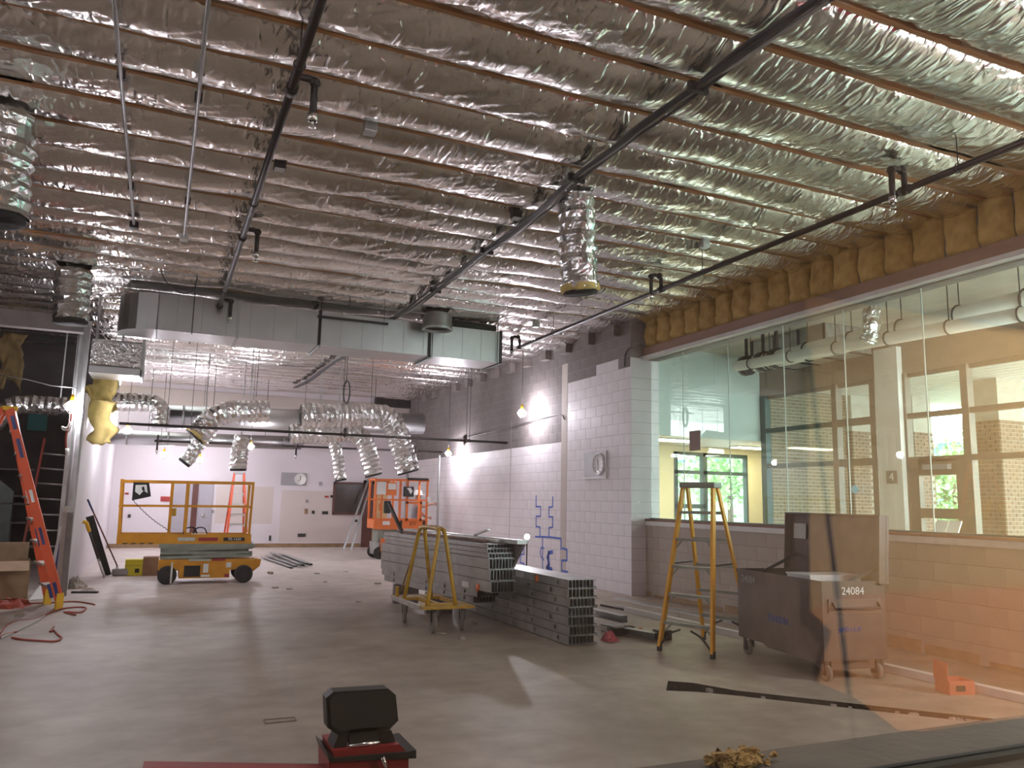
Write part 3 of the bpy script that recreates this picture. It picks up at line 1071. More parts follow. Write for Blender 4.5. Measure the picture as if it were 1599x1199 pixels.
# paper sheet stuck on the glazing
p = at(1085, 688, X=XG - .012)
single('paper_sheet', MB().bb(p.x - .003, p.x, p.y - .15, p.y + .15, p.z - .17, p.z + .17), 'paper_brown', 'brown paper sheet taped to the long glazing', 'paper', (p.x, p.y, p.z - .17))
p = at(1335, 764, X=XE - .02)
single('round_sticker', MB().lathe(p, [(0.001, -.004), (.075, -.004), (.075, 0), (.001, 0)], 20, 'x'), 'sticker_blue', 'round pale blue sticker on the corridor window', 'sticker', (p.x, p.y, p.z - .075))
p = at(1484, 824, X=XE - .3)
pp = thing('open_booklet', 'open white booklet propped up at the glazed door', 'booklet', (p.x, p.y, 0))
MB().box((p.x, p.y - .06, p.z), (.02, .2, .24), Matrix.Rotation(.5, 3, 'Y')).build('page', 'white_paint', pp)
MB().box((p.x, p.y + .16, p.z), (.02, .2, .24), Matrix.Rotation(.5, 3, 'Y')).build('page', 'white_paint', pp)
MB().cyl((p.x + .05, p.y, 0), (p.x + .05, p.y, p.z - .05), .02, 8).build('stand', 'dark_metal', pp)

# office ceiling lights and corridor light (fluorescent troffers)
def troffer(x, y, z, lx, ly, label, group):
    t = thing('ceiling_light', label, 'light', (x, y, z), group=group)
    MB().bb(x - lx / 2 - .03, x + lx / 2 + .03, y - ly / 2 - .03, y + ly / 2 + .03, z - .03, z).build('frame', 'white_paint', t)
    MB().bb(x - lx / 2, x + lx / 2, y - ly / 2, y + ly / 2, z - .045, z - .028).build('diffuser', 'tube_glow', t)


p = at(1068, 686, Z=zb - .04)
troffer(min(p.x, 15), max(13.6, min(p.y, 14.6)), zb, 1.2, .3, 'long lit ceiling light in the cream office', 'office lights')
troffer(12.5, 14.3, zb, 1.2, .3, 'lit ceiling light deeper in the cream office', 'office lights')

# ------------------------------------------------------------------ large objects: steel studs
def stud_mesh(L, h=0.104, w=0.046, t=0.004, holes=True, hole0=0.28, step=0.61):
    """C-shaped steel stud lying along +Y, web at x=0, open towards +x, with punched service holes"""
    b = MB()
    b.bb(0, w, 0, L, 0, t)
    b.bb(0, w, 0, L, h - t, h)
    b.bb(w - t, w, 0, L, t, .014)
    b.bb(w - t, w, 0, L, h - .014, h - t)
    zc0, zc1 = h * .27, h * .73
    if holes:
        b.bb(0, t, 0, L, t, zc0)
        b.bb(0, t, 0, L, zc1, h - t)
        y = 0
        k = hole0
        while k < L - .1:
            b.bb(0, t, y, k - .027, zc0, zc1)
            y = k + .027
            k += step
        b.bb(0, t, y, L, zc0, zc1)
    else:
        b.bb(0, t, 0, L, t, h - t)
    return b


ORD = ('lowest', 'second lowest', 'third lowest', 'fourth lowest', 'fifth lowest', 'sixth lowest', 'seventh lowest', 'topmost')


def stud_stack(rows, x0, y0, zbase, rot, n, w, label, group, slant=0.0):
    """rows: (height, near-end offset, length, holes)"""
    z = zbase
    cr, sr = math.cos(rot), math.sin(rot)
    for k, (h, off, L, holes, dx) in enumerate(rows):
        me = stud_mesh(L, h - .007, w - .002, holes=holes, hole0=.25 + .09 * (k % 3)).mesh('steel_stud', 'galvanised')
        for i in range(n):
            ox = i * w + dx
            oy = off + random.uniform(-.004, .004)
            o = link('steel_stud', me, None, (x0 + ox * cr - oy * sr, y0 + ox * sr + oy * cr, z))
            o.rotation_euler = (0, 0, rot)
            tag(o, label % ORD[k], 'steel stud', group % ORD[k])
        z += h


# stack on the floor at the right
rowsB = [(.105, o_, 3.7, True, d_) for o_, d_ in ((0, 0), (-.006, .005), (.004, 0), (.01, -.003), (-.01, .006), (.008, 0), (.012, 0))]
stud_stack(rowsB, 4.43, 8.27, 0.012, 0.02, 8, .048, 'galvanised steel stud in the %s layer of the stack standing on the floor', 'studs in the %s layer of the floor stack')
# stack behind the yellow dolly
ang = math.atan2(0.45, 3.7)
rowsA = [(.095, .55, 3.1, True, .05), (.095, .42, 3.3, True, .03), (.145, .0, 3.7, False, .0), (.14, .03, 3.68, False, .0), (.135, .06, 3.66, False, .0), (.06, .10, 3.5, False, .012), (.06, .12, 3.5, False, .0), (.06, .14, 3.5, False, .015)]
stud_stack(rowsA, 3.895, 9.32, 0.30, ang, 8, .046, 'long steel track in the %s layer of the fanned stack behind the yellow dolly', 'tracks in the %s layer of the stack by the dolly')
for k, (dy, z1) in enumerate(((1.9, .30), (3.1, .30))):
    x = 3.895 - dy * math.sin(ang) + .2
    single('timber_bearer', MB().bb(x - .2, x + .2, 9.32 + dy - .05, 9.32 + dy + .05, 0, z1 - .001), 'stud_grey',
           ('timber block on the floor under the near part of the track stack', 'timber block on the floor under the far part of the track stack')[k], 'timber', (x, 9.32 + dy, 0))
# printed labels and orange spray marks on the visible faces
def face_patch(name, px, py, w, h, mt, label, stack, rnd=False):
    x0_, y0_, rt = stack
    p = at(px, py, X=x0_)
    for _ in range(4):
        p = at(px, py, X=x0_ - (p.y - y0_) * math.tan(rt))
    M = Matrix.Rotation(rt, 3, 'Z')
    if rnd:
        b = MB().lathe((0, 0, 0), [(.001, -.003), (w, -.003), (w, .0), (.001, .0)], 16, 'x')
    else:
        b = MB().bb(-.003, 0, -w / 2, w / 2, -h / 2, h / 2)
    b.v = [tuple(M @ Vector(v) + p) for v in b.v]
    return single(name, b, mt, label, 'label' if not rnd else 'paint mark', p - V(0, 0, h / 2))


SB, SA = (4.428, 8.27, .02), (3.893, 9.32, ang)
face_patch('paper_label', 811, 896, .22, .07, 'white_paint', 'white paper label on the top layer of the floor stack', SB)
face_patch('spray_mark', 838, 903, .045, 0, 'orange_spray', 'orange spray dot on the top layer of the floor stack', SB, True)
face_patch('paper_label', 727, 912, .2, .07, 'white_paint', 'white paper label low on the stack behind the dolly', SA)
face_patch('spray_mark', 746, 917, .05, 0, 'orange_spray', 'orange spray dot low on the stack behind the dolly', SA, True)
# loose long pieces lying across the tops
a, b = at(650, 826, Z=1.16), at(845, 846, Z=1.16)
for k, (x0, y0, x1, y1, z, w, h, mt, lb) in enumerate((
        (3.86, 12.9, 4.26, 9.22, 1.093, .14, .05, 'galvanised', 'broad grey channel lying on top of the track stack, reaching past its end'),
        (3.72, 12.9, 4.10, 9.6, 1.093, .09, .035, 'aluminium', 'slim pale channel lying on top of the track stack'),
        (3.62, 12.6, 3.98, 9.75, 1.093, .06, .03, 'cap_wood', 'narrow brown strip lying on top of the track stack'))):
    single('loose_channel', MB().bar((x0, y0, z + h / 2), (x1, y1, z + h / 2), w, h), mt, lb, 'channel', ((x0 + x1) / 2, (y0 + y1) / 2, z))
p0 = at(752, 832, Z=1.22)
single('offcut', MB().bar((4.10, 10.45, 1.15), (4.16, 10.1, 1.24), .05, .02), 'aluminium', 'short bright offcut propped on the long channels', 'offcut', (4.10, 10.4, 1.145))
single('gusset_sheet', MB().prism([(4.285, 9.75, 1.09), (4.285, 9.22, 1.09), (4.285, 9.55, .78), (4.285, 9.75, .78)], (.03, 0, 0)), 'stud_grey', 'grey triangular sheet hanging off the end of the track stack', 'sheet metal', (4.30, 9.6, .78))

# loose studs lying on the floor in mid room
for k in range(6):
    a = at(412 + k * 7, 872 - (k % 3) * 2, Z=0)
    b = at(458 + k * 6, 888 - (k % 2) * 2 - k * .6, Z=0)
    d = (b - a)
    L = d.length
    me = stud_mesh(L, .05, .09, holes=False).mesh('steel_stud', 'galvanised')
    o = link('steel_stud', me, None, (a.x, a.y, .003 + (.052 if k in (2, 4) else 0)))
    o.rotation_euler = (0, 0, math.atan2(d.y, d.x) - PI / 2)
    tag(o, 'loose galvanised stud lying flat on the floor in mid room', 'steel stud', 'loose studs on the floor in mid room')

# ------------------------------------------------------------------ drywall dolly
def caster(parent, x, y, r, w, rot, matw='grey_rubber', ztop=.3):
    c, s_ = math.cos(rot), math.sin(rot)
    a = Vector((-s_, c, 0))
    p = Vector((x, y, r))
    wh = MB().tube([p - a * w / 2, p - a * w * .3, p + a * w * .3, p + a * w / 2], [r * .86, r, r, r * .86], 18).build('wheel', matw, parent)
    MB().tube([p - a * (w * .54), p + a * (w * .54)], r * .35, 10).build('hub', 'dark_metal', wh)
    f = MB()
    d = Vector((c, s_, 0))
    for k in (-1, 1):
        f.bar(p + a * k * w * .68, (x + a.x * k * w * .68 + d.x * .02, y + a.y * k * w * .68 + d.y * .02, ztop), .05, .008, a)
    f.box((x + d.x * .02, y + d.y * .02, ztop - .006), (.09, .09, .012))
    f.build('fork', 'dark_metal', parent)


dolly = thing('drywall_dolly', 'yellow tubular drywall dolly on four worn casters before the track stack', 'dolly', (3.35, 10.0, 0))
zd = .31
for (x, y, rt) in ((3.13, 10.46, 1.35), (3.24, 9.58, 1.45), (3.64, 9.64, 1.2), (3.60, 10.55, 1.7)):
    caster(dolly, x, y, .135, .05, rt, ztop=zd)
MB().bb(3.04, 3.70, 9.36, 9.74, zd, zd + .03).build('end_plate', 'dolly_yellow', dolly)
MB().bb(2.99, 3.64, 10.34, 10.66, zd, zd + .03).build('end_plate', 'dolly_yellow', dolly)
for x in (3.03, 3.33, 3.64):
    MB().bar((x, 9.5, zd + .012), (x - .05, 10.5, zd + .012), .05, .05).build('deck_rail', 'aluminium' if x < 3.1 else 'dolly_yellow', dolly)
for (xa, xb) in ((3.12, 3.27), (3.50, 3.34)):
    zt_ = 1.27
    path = spline([(xa, 9.50, zd), (xb * .9 + xa * .1, 9.56, zt_ - .12), (xb, 9.63, zt_ - .02), (xb, 9.78, zt_), (xb - .02, 10.1, zt_), (xb - .03, 10.22, zt_ - .02), (xb * .9 + xa * .1 - .03, 10.30, zt_ - .12), (xa - .03, 10.38, zd)], 6)
    MB().tube(path, .026, 10).build('upright_frame', 'dolly_yellow', dolly)
MB().bar((3.12, 9.52, zd + .03), (3.5, 9.52, zd + .03), .05, .04).build('cross_rail', 'dolly_yellow', dolly)
MB().bar((3.02, 10.48, zd + .03), (3.02, 10.48, zd + .16), .04, .05).build('stake_pocket', 'dolly_yellow', dolly)
MB().tube([(3.06, 10.44, zd + .1), (3.11, 10.40, .62), (3.20, 10.36, .95)], .012, 6).build('strap', 'stain', dolly)

# ------------------------------------------------------------------ ladders
def stepladder(name, label, fl, fr, rl, rr, tl, tr, n, rail, rail_w, step_m, top_m, foot_m=None, foot_h=.06, rear_bars=True, depth=.03):
    fl, fr, rl, rr, tl, tr = [Vector(p) for p in (fl, fr, rl, rr, tl, tr)]
    base = (fl + fr + rl + rr) / 4
    t = thing(name, label, 'ladder', (base.x, base.y, 0))
    zt_ = tl.z
    back = ((rl + rr) / 2 - (fl + fr) / 2)
    back.z = 0
    back.normalize()
    wv = (fr - fl)
    wv.z = 0
    wv.normalize()
    for f_, tp in ((fl, tl), (fr, tr)):
        MB().bar(f_ + V(0, 0, foot_h * .6), tp, depth, rail_w, back).build('rail', rail, t)
    for f_, tp in ((rl, tl), (rr, tr)):
        MB().bar(f_ + V(0, 0, foot_h * .6), tp + back * .1, depth * .9, rail_w * .8, back).build('rear_rail', rail, t)
    for f_ in (fl, fr, rl, rr):
        MB().box(f_ + V(0, 0, foot_h / 2), (depth * 1.5, depth * 1.5, foot_h), Matrix.Rotation(math.atan2(wv.y, wv.x), 3, 'Z')).build('foot', foot_m or 'black_rubber', t)
    for k in range(1, n + 1):
        q = k / (n + 1)
        a = fl.lerp(tl, q)
        b = fr.lerp(tr, q)
        MB().bar(a + back * .01, b + back * .01, rail_w * 1.05, .03).build('step', step_m, t)
        if k < n:
            g = MB()
            for p, o_ in ((a, b), (b, a)):
                g.bar(p.lerp(o_, .02) - V(0, 0, .09), p.lerp(o_, .16) - V(0, 0, .01), .012, .02)
            g.build('brace', step_m, t)
        if rear_bars:
            MB().bar(rl.lerp(tl, q) + back * .09 * q, rr.lerp(tr, q) + back * .09 * q, .03, .035).build('rear_bar', step_m, t)
    M = Matrix.Rotation(math.atan2(wv.y, wv.x), 3, 'Z')
    mid_ = (tl + tr) / 2 + back * .05
    w = (tr - tl).length
    MB().bevbox(mid_ + V(0, 0, .01), (w + .07, .19, .065), .012, M).build('top_cap', top_m, t)
    for a, b in ((fl.lerp(tl, .52), rl.lerp(tl, .52)), (fr.lerp(tr, .52), rr.lerp(tr, .52))):
        MB().bar(a, b, .012, .02).build('spreader', 'dark_metal', t)
    return t


fl, fr = at(1030, 1016, Z=0), at(1113, 1029, Z=0)
wv = (fr - fl)
bk_ = Vector((-wv.y, wv.x, 0)).normalized()
rl, rr = fl + bk_ * 1.04 + wv * .02, fr + bk_ * 1.04 - wv * .02
cen = (fl + fr) / 2 + bk_ * .35
zt_ = 1.85
hw = wv.normalized() * .19
lad = stepladder('stepladder', 'yellow fibreglass stepladder with grey steps standing before the long glazing', fl, fr, rl, rr, cen - hw + V(0, 0, zt_), cen + hw + V(0, 0, zt_), 5,
                 'ladder_yellow', .07, 'scissor_grey', 'scissor_grey', None, .075)
for a, b in ((fl, fr), (rl, rr)):
    q = a.lerp(b, .5)
    g = MB().tube(spline([a.lerp(b, .97) + V(0, 0, .08), a.lerp(b, .8) + V(0, 0, .2), a.lerp(b, .6) + V(0, 0, .26)], 5), .012, 6)
    g.tube(spline([a.lerp(b, .03) + V(0, 0, .08), a.lerp(b, .2) + V(0, 0, .2), a.lerp(b, .4) + V(0, 0, .26)], 5), .012, 6)
    g.build('bow_brace', 'dark_metal', lad)

f1, f2 = at(91, 951, Z=0), at(73, 943, Z=0)
lo = stepladder('stepladder', 'tall orange stepladder seen edge-on at the left, beside the cardboard box', f1, f2, (-3.0, 12.6, 0), (-3.2, 14.1, 0), (-2.02, 13.1, 2.78), (-2.06, 13.55, 2.78), 8,
                'ladder_orange', .11, 'aluminium', 'boot_yellow', 'boot_yellow', .22, depth=.06)
d = (Vector((-2.02, 13.1, 2.78)) - f1)
for q, L, mt, nm in ((.095, .2, 'label_blue', 'blue_boot'), (.36, .25, 'label_blue', 'blue_label'), (.56, .18, 'white_paint', 'white_label'), (.80, .28, 'label_blue', 'blue_label'), (.93, .2, 'label_blue', 'blue_label')):
    c = f1 + d * q
    MB().bar(c - d.normalized() * L / 2, c + d.normalized() * L / 2, .064, .085 if nm != 'blue_boot' else .118, (-1, .2, 0)).build(nm, mt, lo)

Y2 = 22.6
fl, fr = at(351, 862, Z=0), at(387, 862, Z=0)
fl, fr = V(fl.x * Y2 / fl.y, Y2, 0), V(fr.x * Y2 / fr.y, Y2, 0)
tl, tr = at(366, 739, Y=Y2 + .55), at(381, 739, Y=Y2 + .55)
stepladder('stepladder', 'orange stepladder behind the yellow scissor lift near the rear wall', fl, fr, fl + V(0, 1.2, 0), fr + V(0, 1.2, 0), tl, tr, 7, 'ladder_orange', .09, 'aluminium', 'clock_plate', None, .06, depth=.05)

t = thing('straight_ladder', 'dark red ladder leaning in the dark side room at the left', 'ladder', (-3.0, 18.6, 0))
a0, a1, b0, b1 = at(30, 868, Y=17.4), at(70, 685, Y=18.4), at(99, 868, Y=17.4), at(112, 690, Y=18.4)
a0.z = b0.z = 0
MB().bar(a0, a1, .04, .09, (0, 1, 0)).build('rail', 'ladder_dark_red', t)
MB().bar(b0, b1, .04, .09, (0, 1, 0)).build('rail', 'ladder_dark_red', t)
for k in range(1, 9):
    MB().cyl(a0.lerp(a1, k / 9), b0.lerp(b1, k / 9), .018, 8).build('rung', 'aluminium', t)

# ------------------------------------------------------------------ yellow scissor lift
lift = thing('scissor_lift', 'yellow scissor lift with grey scissor pack and long rail platform', 'scissor lift', (1.0, 16.4, 0))
LX0, LX1, LY0, LY1 = .10, 1.78, 16.03, 16.76
MB().bevbox(((LX0 + LX1) / 2, (LY0 + LY1) / 2, .34), (LX1 - LX0 - .02, LY1 - LY0, .20), .02).build('chassis', 'lift_yellow', lift)
MB().bb(.47, 1.35, LY0 - .02, LY1 + .02, .10, .36).build('side_tray', 'lift_yellow', lift)
for y in (LY0 - .03, LY1 + .03):
    for x in (.27, 1.60):
        w = MB().tube([(x, y - .06, .165), (x, y - .045, .165), (x, y + .045, .165), (x, y + .06, .165)], [.135, .165, .165, .135], 22).build('wheel', 'black_rubber', lift)
        MB().cyl((x, y - .066, .165), (x, y + .066, .165), .06, 12).build('hub', 'dark_metal', w)
MB().bb(.55, .83, LY0 - .035, LY0 - .018, .13, .33).build('control_box', 'black_paint', lift)
MB().bb(.88, .97, LY0 - .03, LY0 - .018, .20, .36).build('notice', 'white_paint', lift)
MB().bb(.85, 1.0, LY0 - .03, LY0 - .018, .12, .16).build('notice', 'white_paint', lift)
MB().bb(1.28, 1.37, LY0 - .03, LY0 - .018, .29, .38).build('notice', 'white_paint', lift)
MB().bb(1.26, 1.34, LY0 - .03, LY0 - .018, .11, .17).build('notice', 'red_label', lift)
MB().bb(.62, 1.0, LY0 - .008, LY0 + .002, .41, .45).build('name_strip', 'grey_label', lift)
MB().bb(1.03, 1.26, LY0 - .008, LY0 + .002, .41, .45).build('name_strip', 'red_label', lift)
MB().prism([(1.78, 16.1, .2), (1.90, 16.1, .3), (1.92, 16.1, .42), (1.80, 16.1, .44), (1.74, 16.1, .36), (1.72, 16.1, .2)], (0, .5, 0)).build('step_bracket', 'lift_yellow', lift)
MB().bar((.34, LY0 - .12, .02), (.34, LY0 - .12, .40), .03, .02).build('outrigger_post', 'white_rail', lift)
for k, z in enumerate((.47, .54, .61)):
    for y in (LY0 + .04, LY1 - .04):
        MB().bar((.13, y, z + .02 * (k % 2)), (1.74, y, z + .045 - .03 * (k % 2)), .05, .058).build('scissor_arm', 'scissor_grey', lift)
MB().bb(.10, 1.78, LY0 - .01, LY1 + .01, .645, .725).build('platform_base', 'scissor_grey', lift)
MB().bb(-.60, 1.72, LY0, LY1, .725, .76).build('platform_deck', 'scissor_grey', lift)
for y in (LY0 - .005, LY1 - .02):
    MB().bb(-.60, 1.70, y, y + .025, .72, .90).build('toe_board', 'lift_yellow', lift)
for x in (-.60, 1.68):
    MB().bb(x - .012, x + .012, LY0, LY1, .72, .90).build('toe_board', 'lift_yellow', lift)
haz = MB()
for k in range(4):
    haz.prism([(-.52 + k * .14, LY0 - .01, .722), (-.44 + k * .14, LY0 - .01, .722), (-.42 + k * .14, LY0 - .01, .742), (-.50 + k * .14, LY0 - .01, .742)], (0, .004, 0))
haz.build('hazard_stripes', 'black_paint', lift)
for x0, x1, mt in ((.40, .70, 'grey_label'), (.76, 1.10, 'red_label'), (1.2, 1.58, 'dark_metal')):
    MB().bb(x0, x1, LY0 - .012, LY0 - .004, .775, .84).build('name_strip', mt, lift)
for body, x, mt in (('HY-BRID', .55, 'white_paint'), ('PS-1430', 1.40, 'white_paint')):
    o = link('lettering', text_mesh(body, .07, mt), lift, (x - lift.location.x, LY0 - .014 - lift.location.y, .807))
    o.rotation_euler = (PI / 2, 0, 0)
zt2, zm = 1.86, 1.40
for y in (LY0 + .02, LY1 - .02):
    for x in (-.585, .245, .52, 1.655):
        dx = .045 if x < 0 else (-.03 if x > 1.5 else 0)
        MB().bar((x, y, .88), (x - dx * .6, y, zt2), .045, .045).build('post', 'lift_yellow', lift)
    MB().bar((-.63, y, zt2 - .015), (1.69, y, zt2 + .01), .05, .05).build('top_rail', 'lift_yellow', lift)
    MB().bar((-.60, y, zm), (1.67, y, zm + .02), .04, .035).build('mid_rail', 'lift_yellow', lift)
for x in (-.61, 1.67):
    MB().bar((x, LY0, zt2), (x, LY1, zt2), .05, .05).build('top_rail', 'lift_yellow', lift)
    MB().bar((x, LY0, zm), (x, LY1, zm), .04, .035).build('mid_rail', 'lift_yellow', lift)
cbx = MB().prism([(-.42, LY0 - .03, 1.83), (-.16, LY0 - .03, 1.83), (-.11, LY0 - .03, 1.58), (-.42, LY0 - .03, 1.50)], (0, .07, 0)).build('control_panel', 'black_paint', lift)
MB().prism([(-.38, LY0 - .035, 1.78), (-.20, LY0 - .035, 1.79), (-.17, LY0 - .035, 1.64), (-.24, LY0 - .035, 1.68), (-.30, LY0 - .035, 1.60), (-.38, LY0 - .035, 1.66)], (0, .004, 0)).build('panel_print', 'white_paint', cbx)
MB().prism([(-.28, LY0 - .04, 1.74), (-.24, LY0 - .04, 1.76), (-.22, LY0 - .04, 1.68), (-.26, LY0 - .04, 1.68)], (0, .003, 0)).build('panel_print', 'black_paint', cbx)
path = []
for k in range(60):
    q = k / 59
    path.append((-.40 + q * .62, LY0 - .02 + .012 * math.cos(k * 1.3), 1.50 - q * .52 + .012 * math.sin(k * 1.3) - .04 * math.sin(q * PI)))
MB().tube(path, .006, 5).build('coiled_cable', 'dark_metal', cbx)
MB().bevbox((.30, LY0 + .05, 1.30), (.09, .08, .14), .015).build('hinge_bracket', 'dolly_yellow', lift)
# things lying on the platform
single('blue_tube', MB().cyl((-.12, LY0 + .25, .80), (.55, LY0 + .25, .80), .02, 10), 'blue_tape', 'long blue tube lying on the yellow lift platform', 'tube', (.2, LY0 + .25, .78))
bkt = thing('tool_caddy', 'small pale caddy with black hoop handles on the yellow lift platform', 'caddy', (.78, LY0 + .3, .76))
MB().bevbox((.78, LY0 + .3, .83), (.28, .25, .13), .02).build('body', 'clock_plate', bkt)
for x in (.60, .78):
    MB().tube(spline([(x - .12, LY0 + .3, .84), (x - .06, LY0 + .3, .99), (x + .08, LY0 + .3, 1.0), (x + .16, LY0 + .3, .85)], 5), .013, 6).build('handle', 'black_rubber', bkt)

# ------------------------------------------------------------------ orange vertical lift
ol = thing('mast_lift', 'orange single-person work lift parked beyond the steel stacks', 'lift', (6.1, 21.6, 0))
QX0, QX1, QY0, QY1 = 5.42, 6.92, 21.3, 22.05
MB().bb(5.5, 6.9, QY0 + .05, QY1, .12, .45).build('chassis', 'galvanised', ol)
MB().bb(5.55, 6.85, QY0 + .1, QY1 - .1, .45, .82).build('scissor_pack', 'scissor_grey', ol)
for x in (5.62, 6.8):
    for y in (QY0 + .06, QY1):
        w = MB().tube([(x, y - .05, .17), (x, y - .04, .17), (x, y + .04, .17), (x, y + .05, .17)], [.14, .17, .17, .14], 18).build('wheel', 'black_rubber', ol)
        MB().cyl((x, y - .06, .17), (x, y + .06, .17), .06, 10).build('hub', 'dark_metal', w)
MB().bb(5.62, 5.78, QY0 - .04, QY0 + .02, .12, .56).bb(5.62, 5.92, QY0 - .04, QY0 + .02, .12, .22).build('corner_guard', 'lift_orange', ol)
MB().bb(QX0, QX1, QY0, QY1, .82, .86).build('deck', 'scissor_grey', ol)
for y in (QY0, QY1 - .02):
    MB().bb(QX0, QX1, y - .01, y + .02, .80, 1.08).build('toe_board', 'lift_orange', ol)
for x in (QX0, QX1):
    MB().bb(x - .012, x + .012, QY0, QY1, .82, 1.06).build('toe_board', 'lift_orange', ol)
for y in (QY0, QY1):
    for x in (QX0 + .02, QX0 + .18, 6.12, 6.32, QX1 - .03):
        MB().bar((x, y, 1.0), (x, y, 2.16), .05, .05).build('post', 'lift_orange', ol)
    MB().bar((QX0, y, 2.13), (QX1, y, 2.17), .055, .055).build('top_rail', 'lift_orange', ol)
    MB().bar((QX0 - .06, y, 1.60), (QX1, y, 1.60), .045, .045).build('mid_rail', 'lift_orange', ol)
for x in (QX0, QX1):
    MB().bar((x, QY0, 2.15), (x, QY1, 2.15), .055, .055).build('top_rail', 'lift_orange', ol)
MB().bar((6.3, QY0 - .03, 2.18), (6.90, QY0 - .03, 2.18), .06, .07).build('rail_pad', 'black_rubber', ol)
MB().bb(5.44, 5.70, QY0 - .04, QY0 - .025, 1.74, 2.08).build('notice', 'white_paint', ol)
MB().bb(5.70, 6.0, QY0 - .03, QY0 - .01, 1.72, 2.08).build('placard', 'lift_orange', ol)
MB().bb(5.76, 5.98, QY0 - .045, QY0 - .03, 1.88, 2.04).build('notice', 'white_paint', ol)
MB().bb(5.52, 5.62, QY0 - .04, QY0 - .02, 1.30, 1.5).build('placard', 'lift_orange', ol)
MB().bevbox((5.74, QY0 - .08, 1.40), (.18, .12, .34), .03).build('pouch', 'net_dark', ol)
gx0, gx1 = 6.28, 6.74
for x0, x1, z0, z1 in ((gx0, gx0 + .06, 1.04, 1.58), (gx1 - .06, gx1, 1.04, 1.58), (gx0, gx1, 1.50, 1.56), (gx0, gx1, 1.04, 1.10)):
    MB().bb(x0, x1, QY0 - .05, QY0 - .02, z0, z1).build('gate_frame', 'lift_orange', ol)
cp = MB().bevbox((6.32, QY0 - .1, 1.83), (.28, .1, .28), .015).build('control_box', 'black_paint', ol)
MB().prism([(6.25, QY0 - .155, 1.92), (6.36, QY0 - .155, 1.94), (6.42, QY0 - .155, 1.84), (6.36, QY0 - .155, 1.76), (6.31, QY0 - .155, 1.86)], (0, .004, 0)).build('panel_print', 'white_paint', cp)
for x in (6.16, 6.82):
    MB().bb(x - .035, x + .035, QY0 - .025, QY0 - .012, .88, 1.04).build('slot', 'black_rubber', ol)
MB().bb(5.65, 5.85, QY0 - .02, QY0 - .012, .92, 1.02).build('notice', 'white_paint', ol)
MB().bb(6.88, 6.98, QY0 - .07, QY0 - .04, 1.58, 1.70).build('tag_card', 'white_paint', ol)
o = link('lettering', text_mesh('JLG', .12, 'black_paint'), ol, (6.5 - 6.1, QY0 - .016 - 21.6, .96))
o.rotation_euler = (PI / 2, 0, 0)
p0 = at(607, 785, Y=18.0)
p1 = at(618, 833, Y=15.2)
single('dark_bar', MB().bar(V(3.62, 12.4, 1.09), at(607, 785, Y=12.9), .04, .05), 'dark_metal', 'dark bar leaning up from the far end of the track stack', 'bar', V(3.62, 12.4, 1.09))

# leaning metal tracks by the dark pane
for k, (x0, y0, x1, y1) in enumerate(((536, 858, 578, 742), (548, 858, 582, 746))):
    a, b = at(x0, y0, Z=0), at(x1, y1, Y=YB - .15)
    d = a
    single('leaning_track', MB().bar(d, b, .06, .035, (0, 1, 0)), 'galvanised', ('left of two long metal tracks leaning on the rear wall by the dark pane', 'right of two long metal tracks leaning on the rear wall by the dark pane')[k], 'metal track', d)

# ------------------------------------------------------------------ worker behind the orange lift
def skin_mesh(name, verts, edges, radii, material, parent, levels=2, root=0):
    me = bpy.data.meshes.new(name)
    me.from_pydata([tuple(v) for v in verts], edges, [])
    me.materials.append(MATS[material])
    o = link(name, me, parent)
    md = o.modifiers.new('skin', 'SKIN')
    md.use_smooth_shade = True
    sv = me.skin_vertices[0].data
    for i, r in enumerate(radii):
        r = r if isinstance(r, tuple) else (r, r)
        sv[i].radius = r
        sv[i].use_root = (i == root)
    sb = o.modifiers.new('subdivision', 'SUBSURF')
    sb.levels = levels
    sb.render_levels = levels
    return o


ph = at(650, 785, Y=22.55)
hand = at(680, 786, Y=22.62)
hx = hand.x - ph.x
person = thing('person', 'person in white hard hat and grey shirt reaching right to hold an upright stud', 'person', (ph.x, 22.55, 0))
bv = [(0, 0, .95), (0, 0, 1.12), (.01, 0, 1.32), (.015, 0, 1.46), (.03, 0, 1.56), (.04, 0, 1.66), (.045, 0, 1.76),
      (.02, -.20, 1.43), (.12, -.27, 1.20), (.28, -.20, 1.10), (.33, -.19, 1.09),
      (.05, .19, 1.43), (hx * .48, .14, 1.43), (hx - .13, .08, 1.50), (hx - .06, .07, 1.50),
      (0, -.10, .88), (.02, -.11, .50), (-.02, -.11, .09), (.10, -.11, .04),
      (0, .10, .88), (.04, .11, .50), (.0, .11, .09), (.12, .11, .04)]
be = [(0, 1), (1, 2), (2, 3), (3, 4), (4, 5), (5, 6), (3, 7), (7, 8), (8, 9), (9, 10), (3, 11), (11, 12), (12, 13), (13, 14), (0, 15), (15, 16), (16, 17), (17, 18), (0, 19), (19, 20), (20, 21), (21, 22)]
br = [(.13, .15), (.12, .14), (.12, .16), (.09, .12), (.055, .055), (.085, .08), (.07, .07), .06, .048, .036, .028, .06, .048, .036, .028, .085, .06, .045, .035, .085, .06, .045, .035]
skin_mesh('body', bv, be, br, 'skin', person)
sv_ = [bv[i] for i in (0, 1, 2, 3, 7, 8, 11, 12)]
mid1 = Vector(bv[7]).lerp(Vector(bv[8]), .9)
mid2 = Vector(bv[11]).lerp(Vector(bv[12]), .85)
sv_[5], sv_[7] = mid1, mid2
skin_mesh('shirt', sv_, [(0, 1), (1, 2), (2, 3), (3, 4), (4, 5), (3, 6), (6, 7)], [(.15, .17), (.14, .165), (.14, .185), (.105, .14), .08, .065, .08, .068], 'shirt_grey', person)
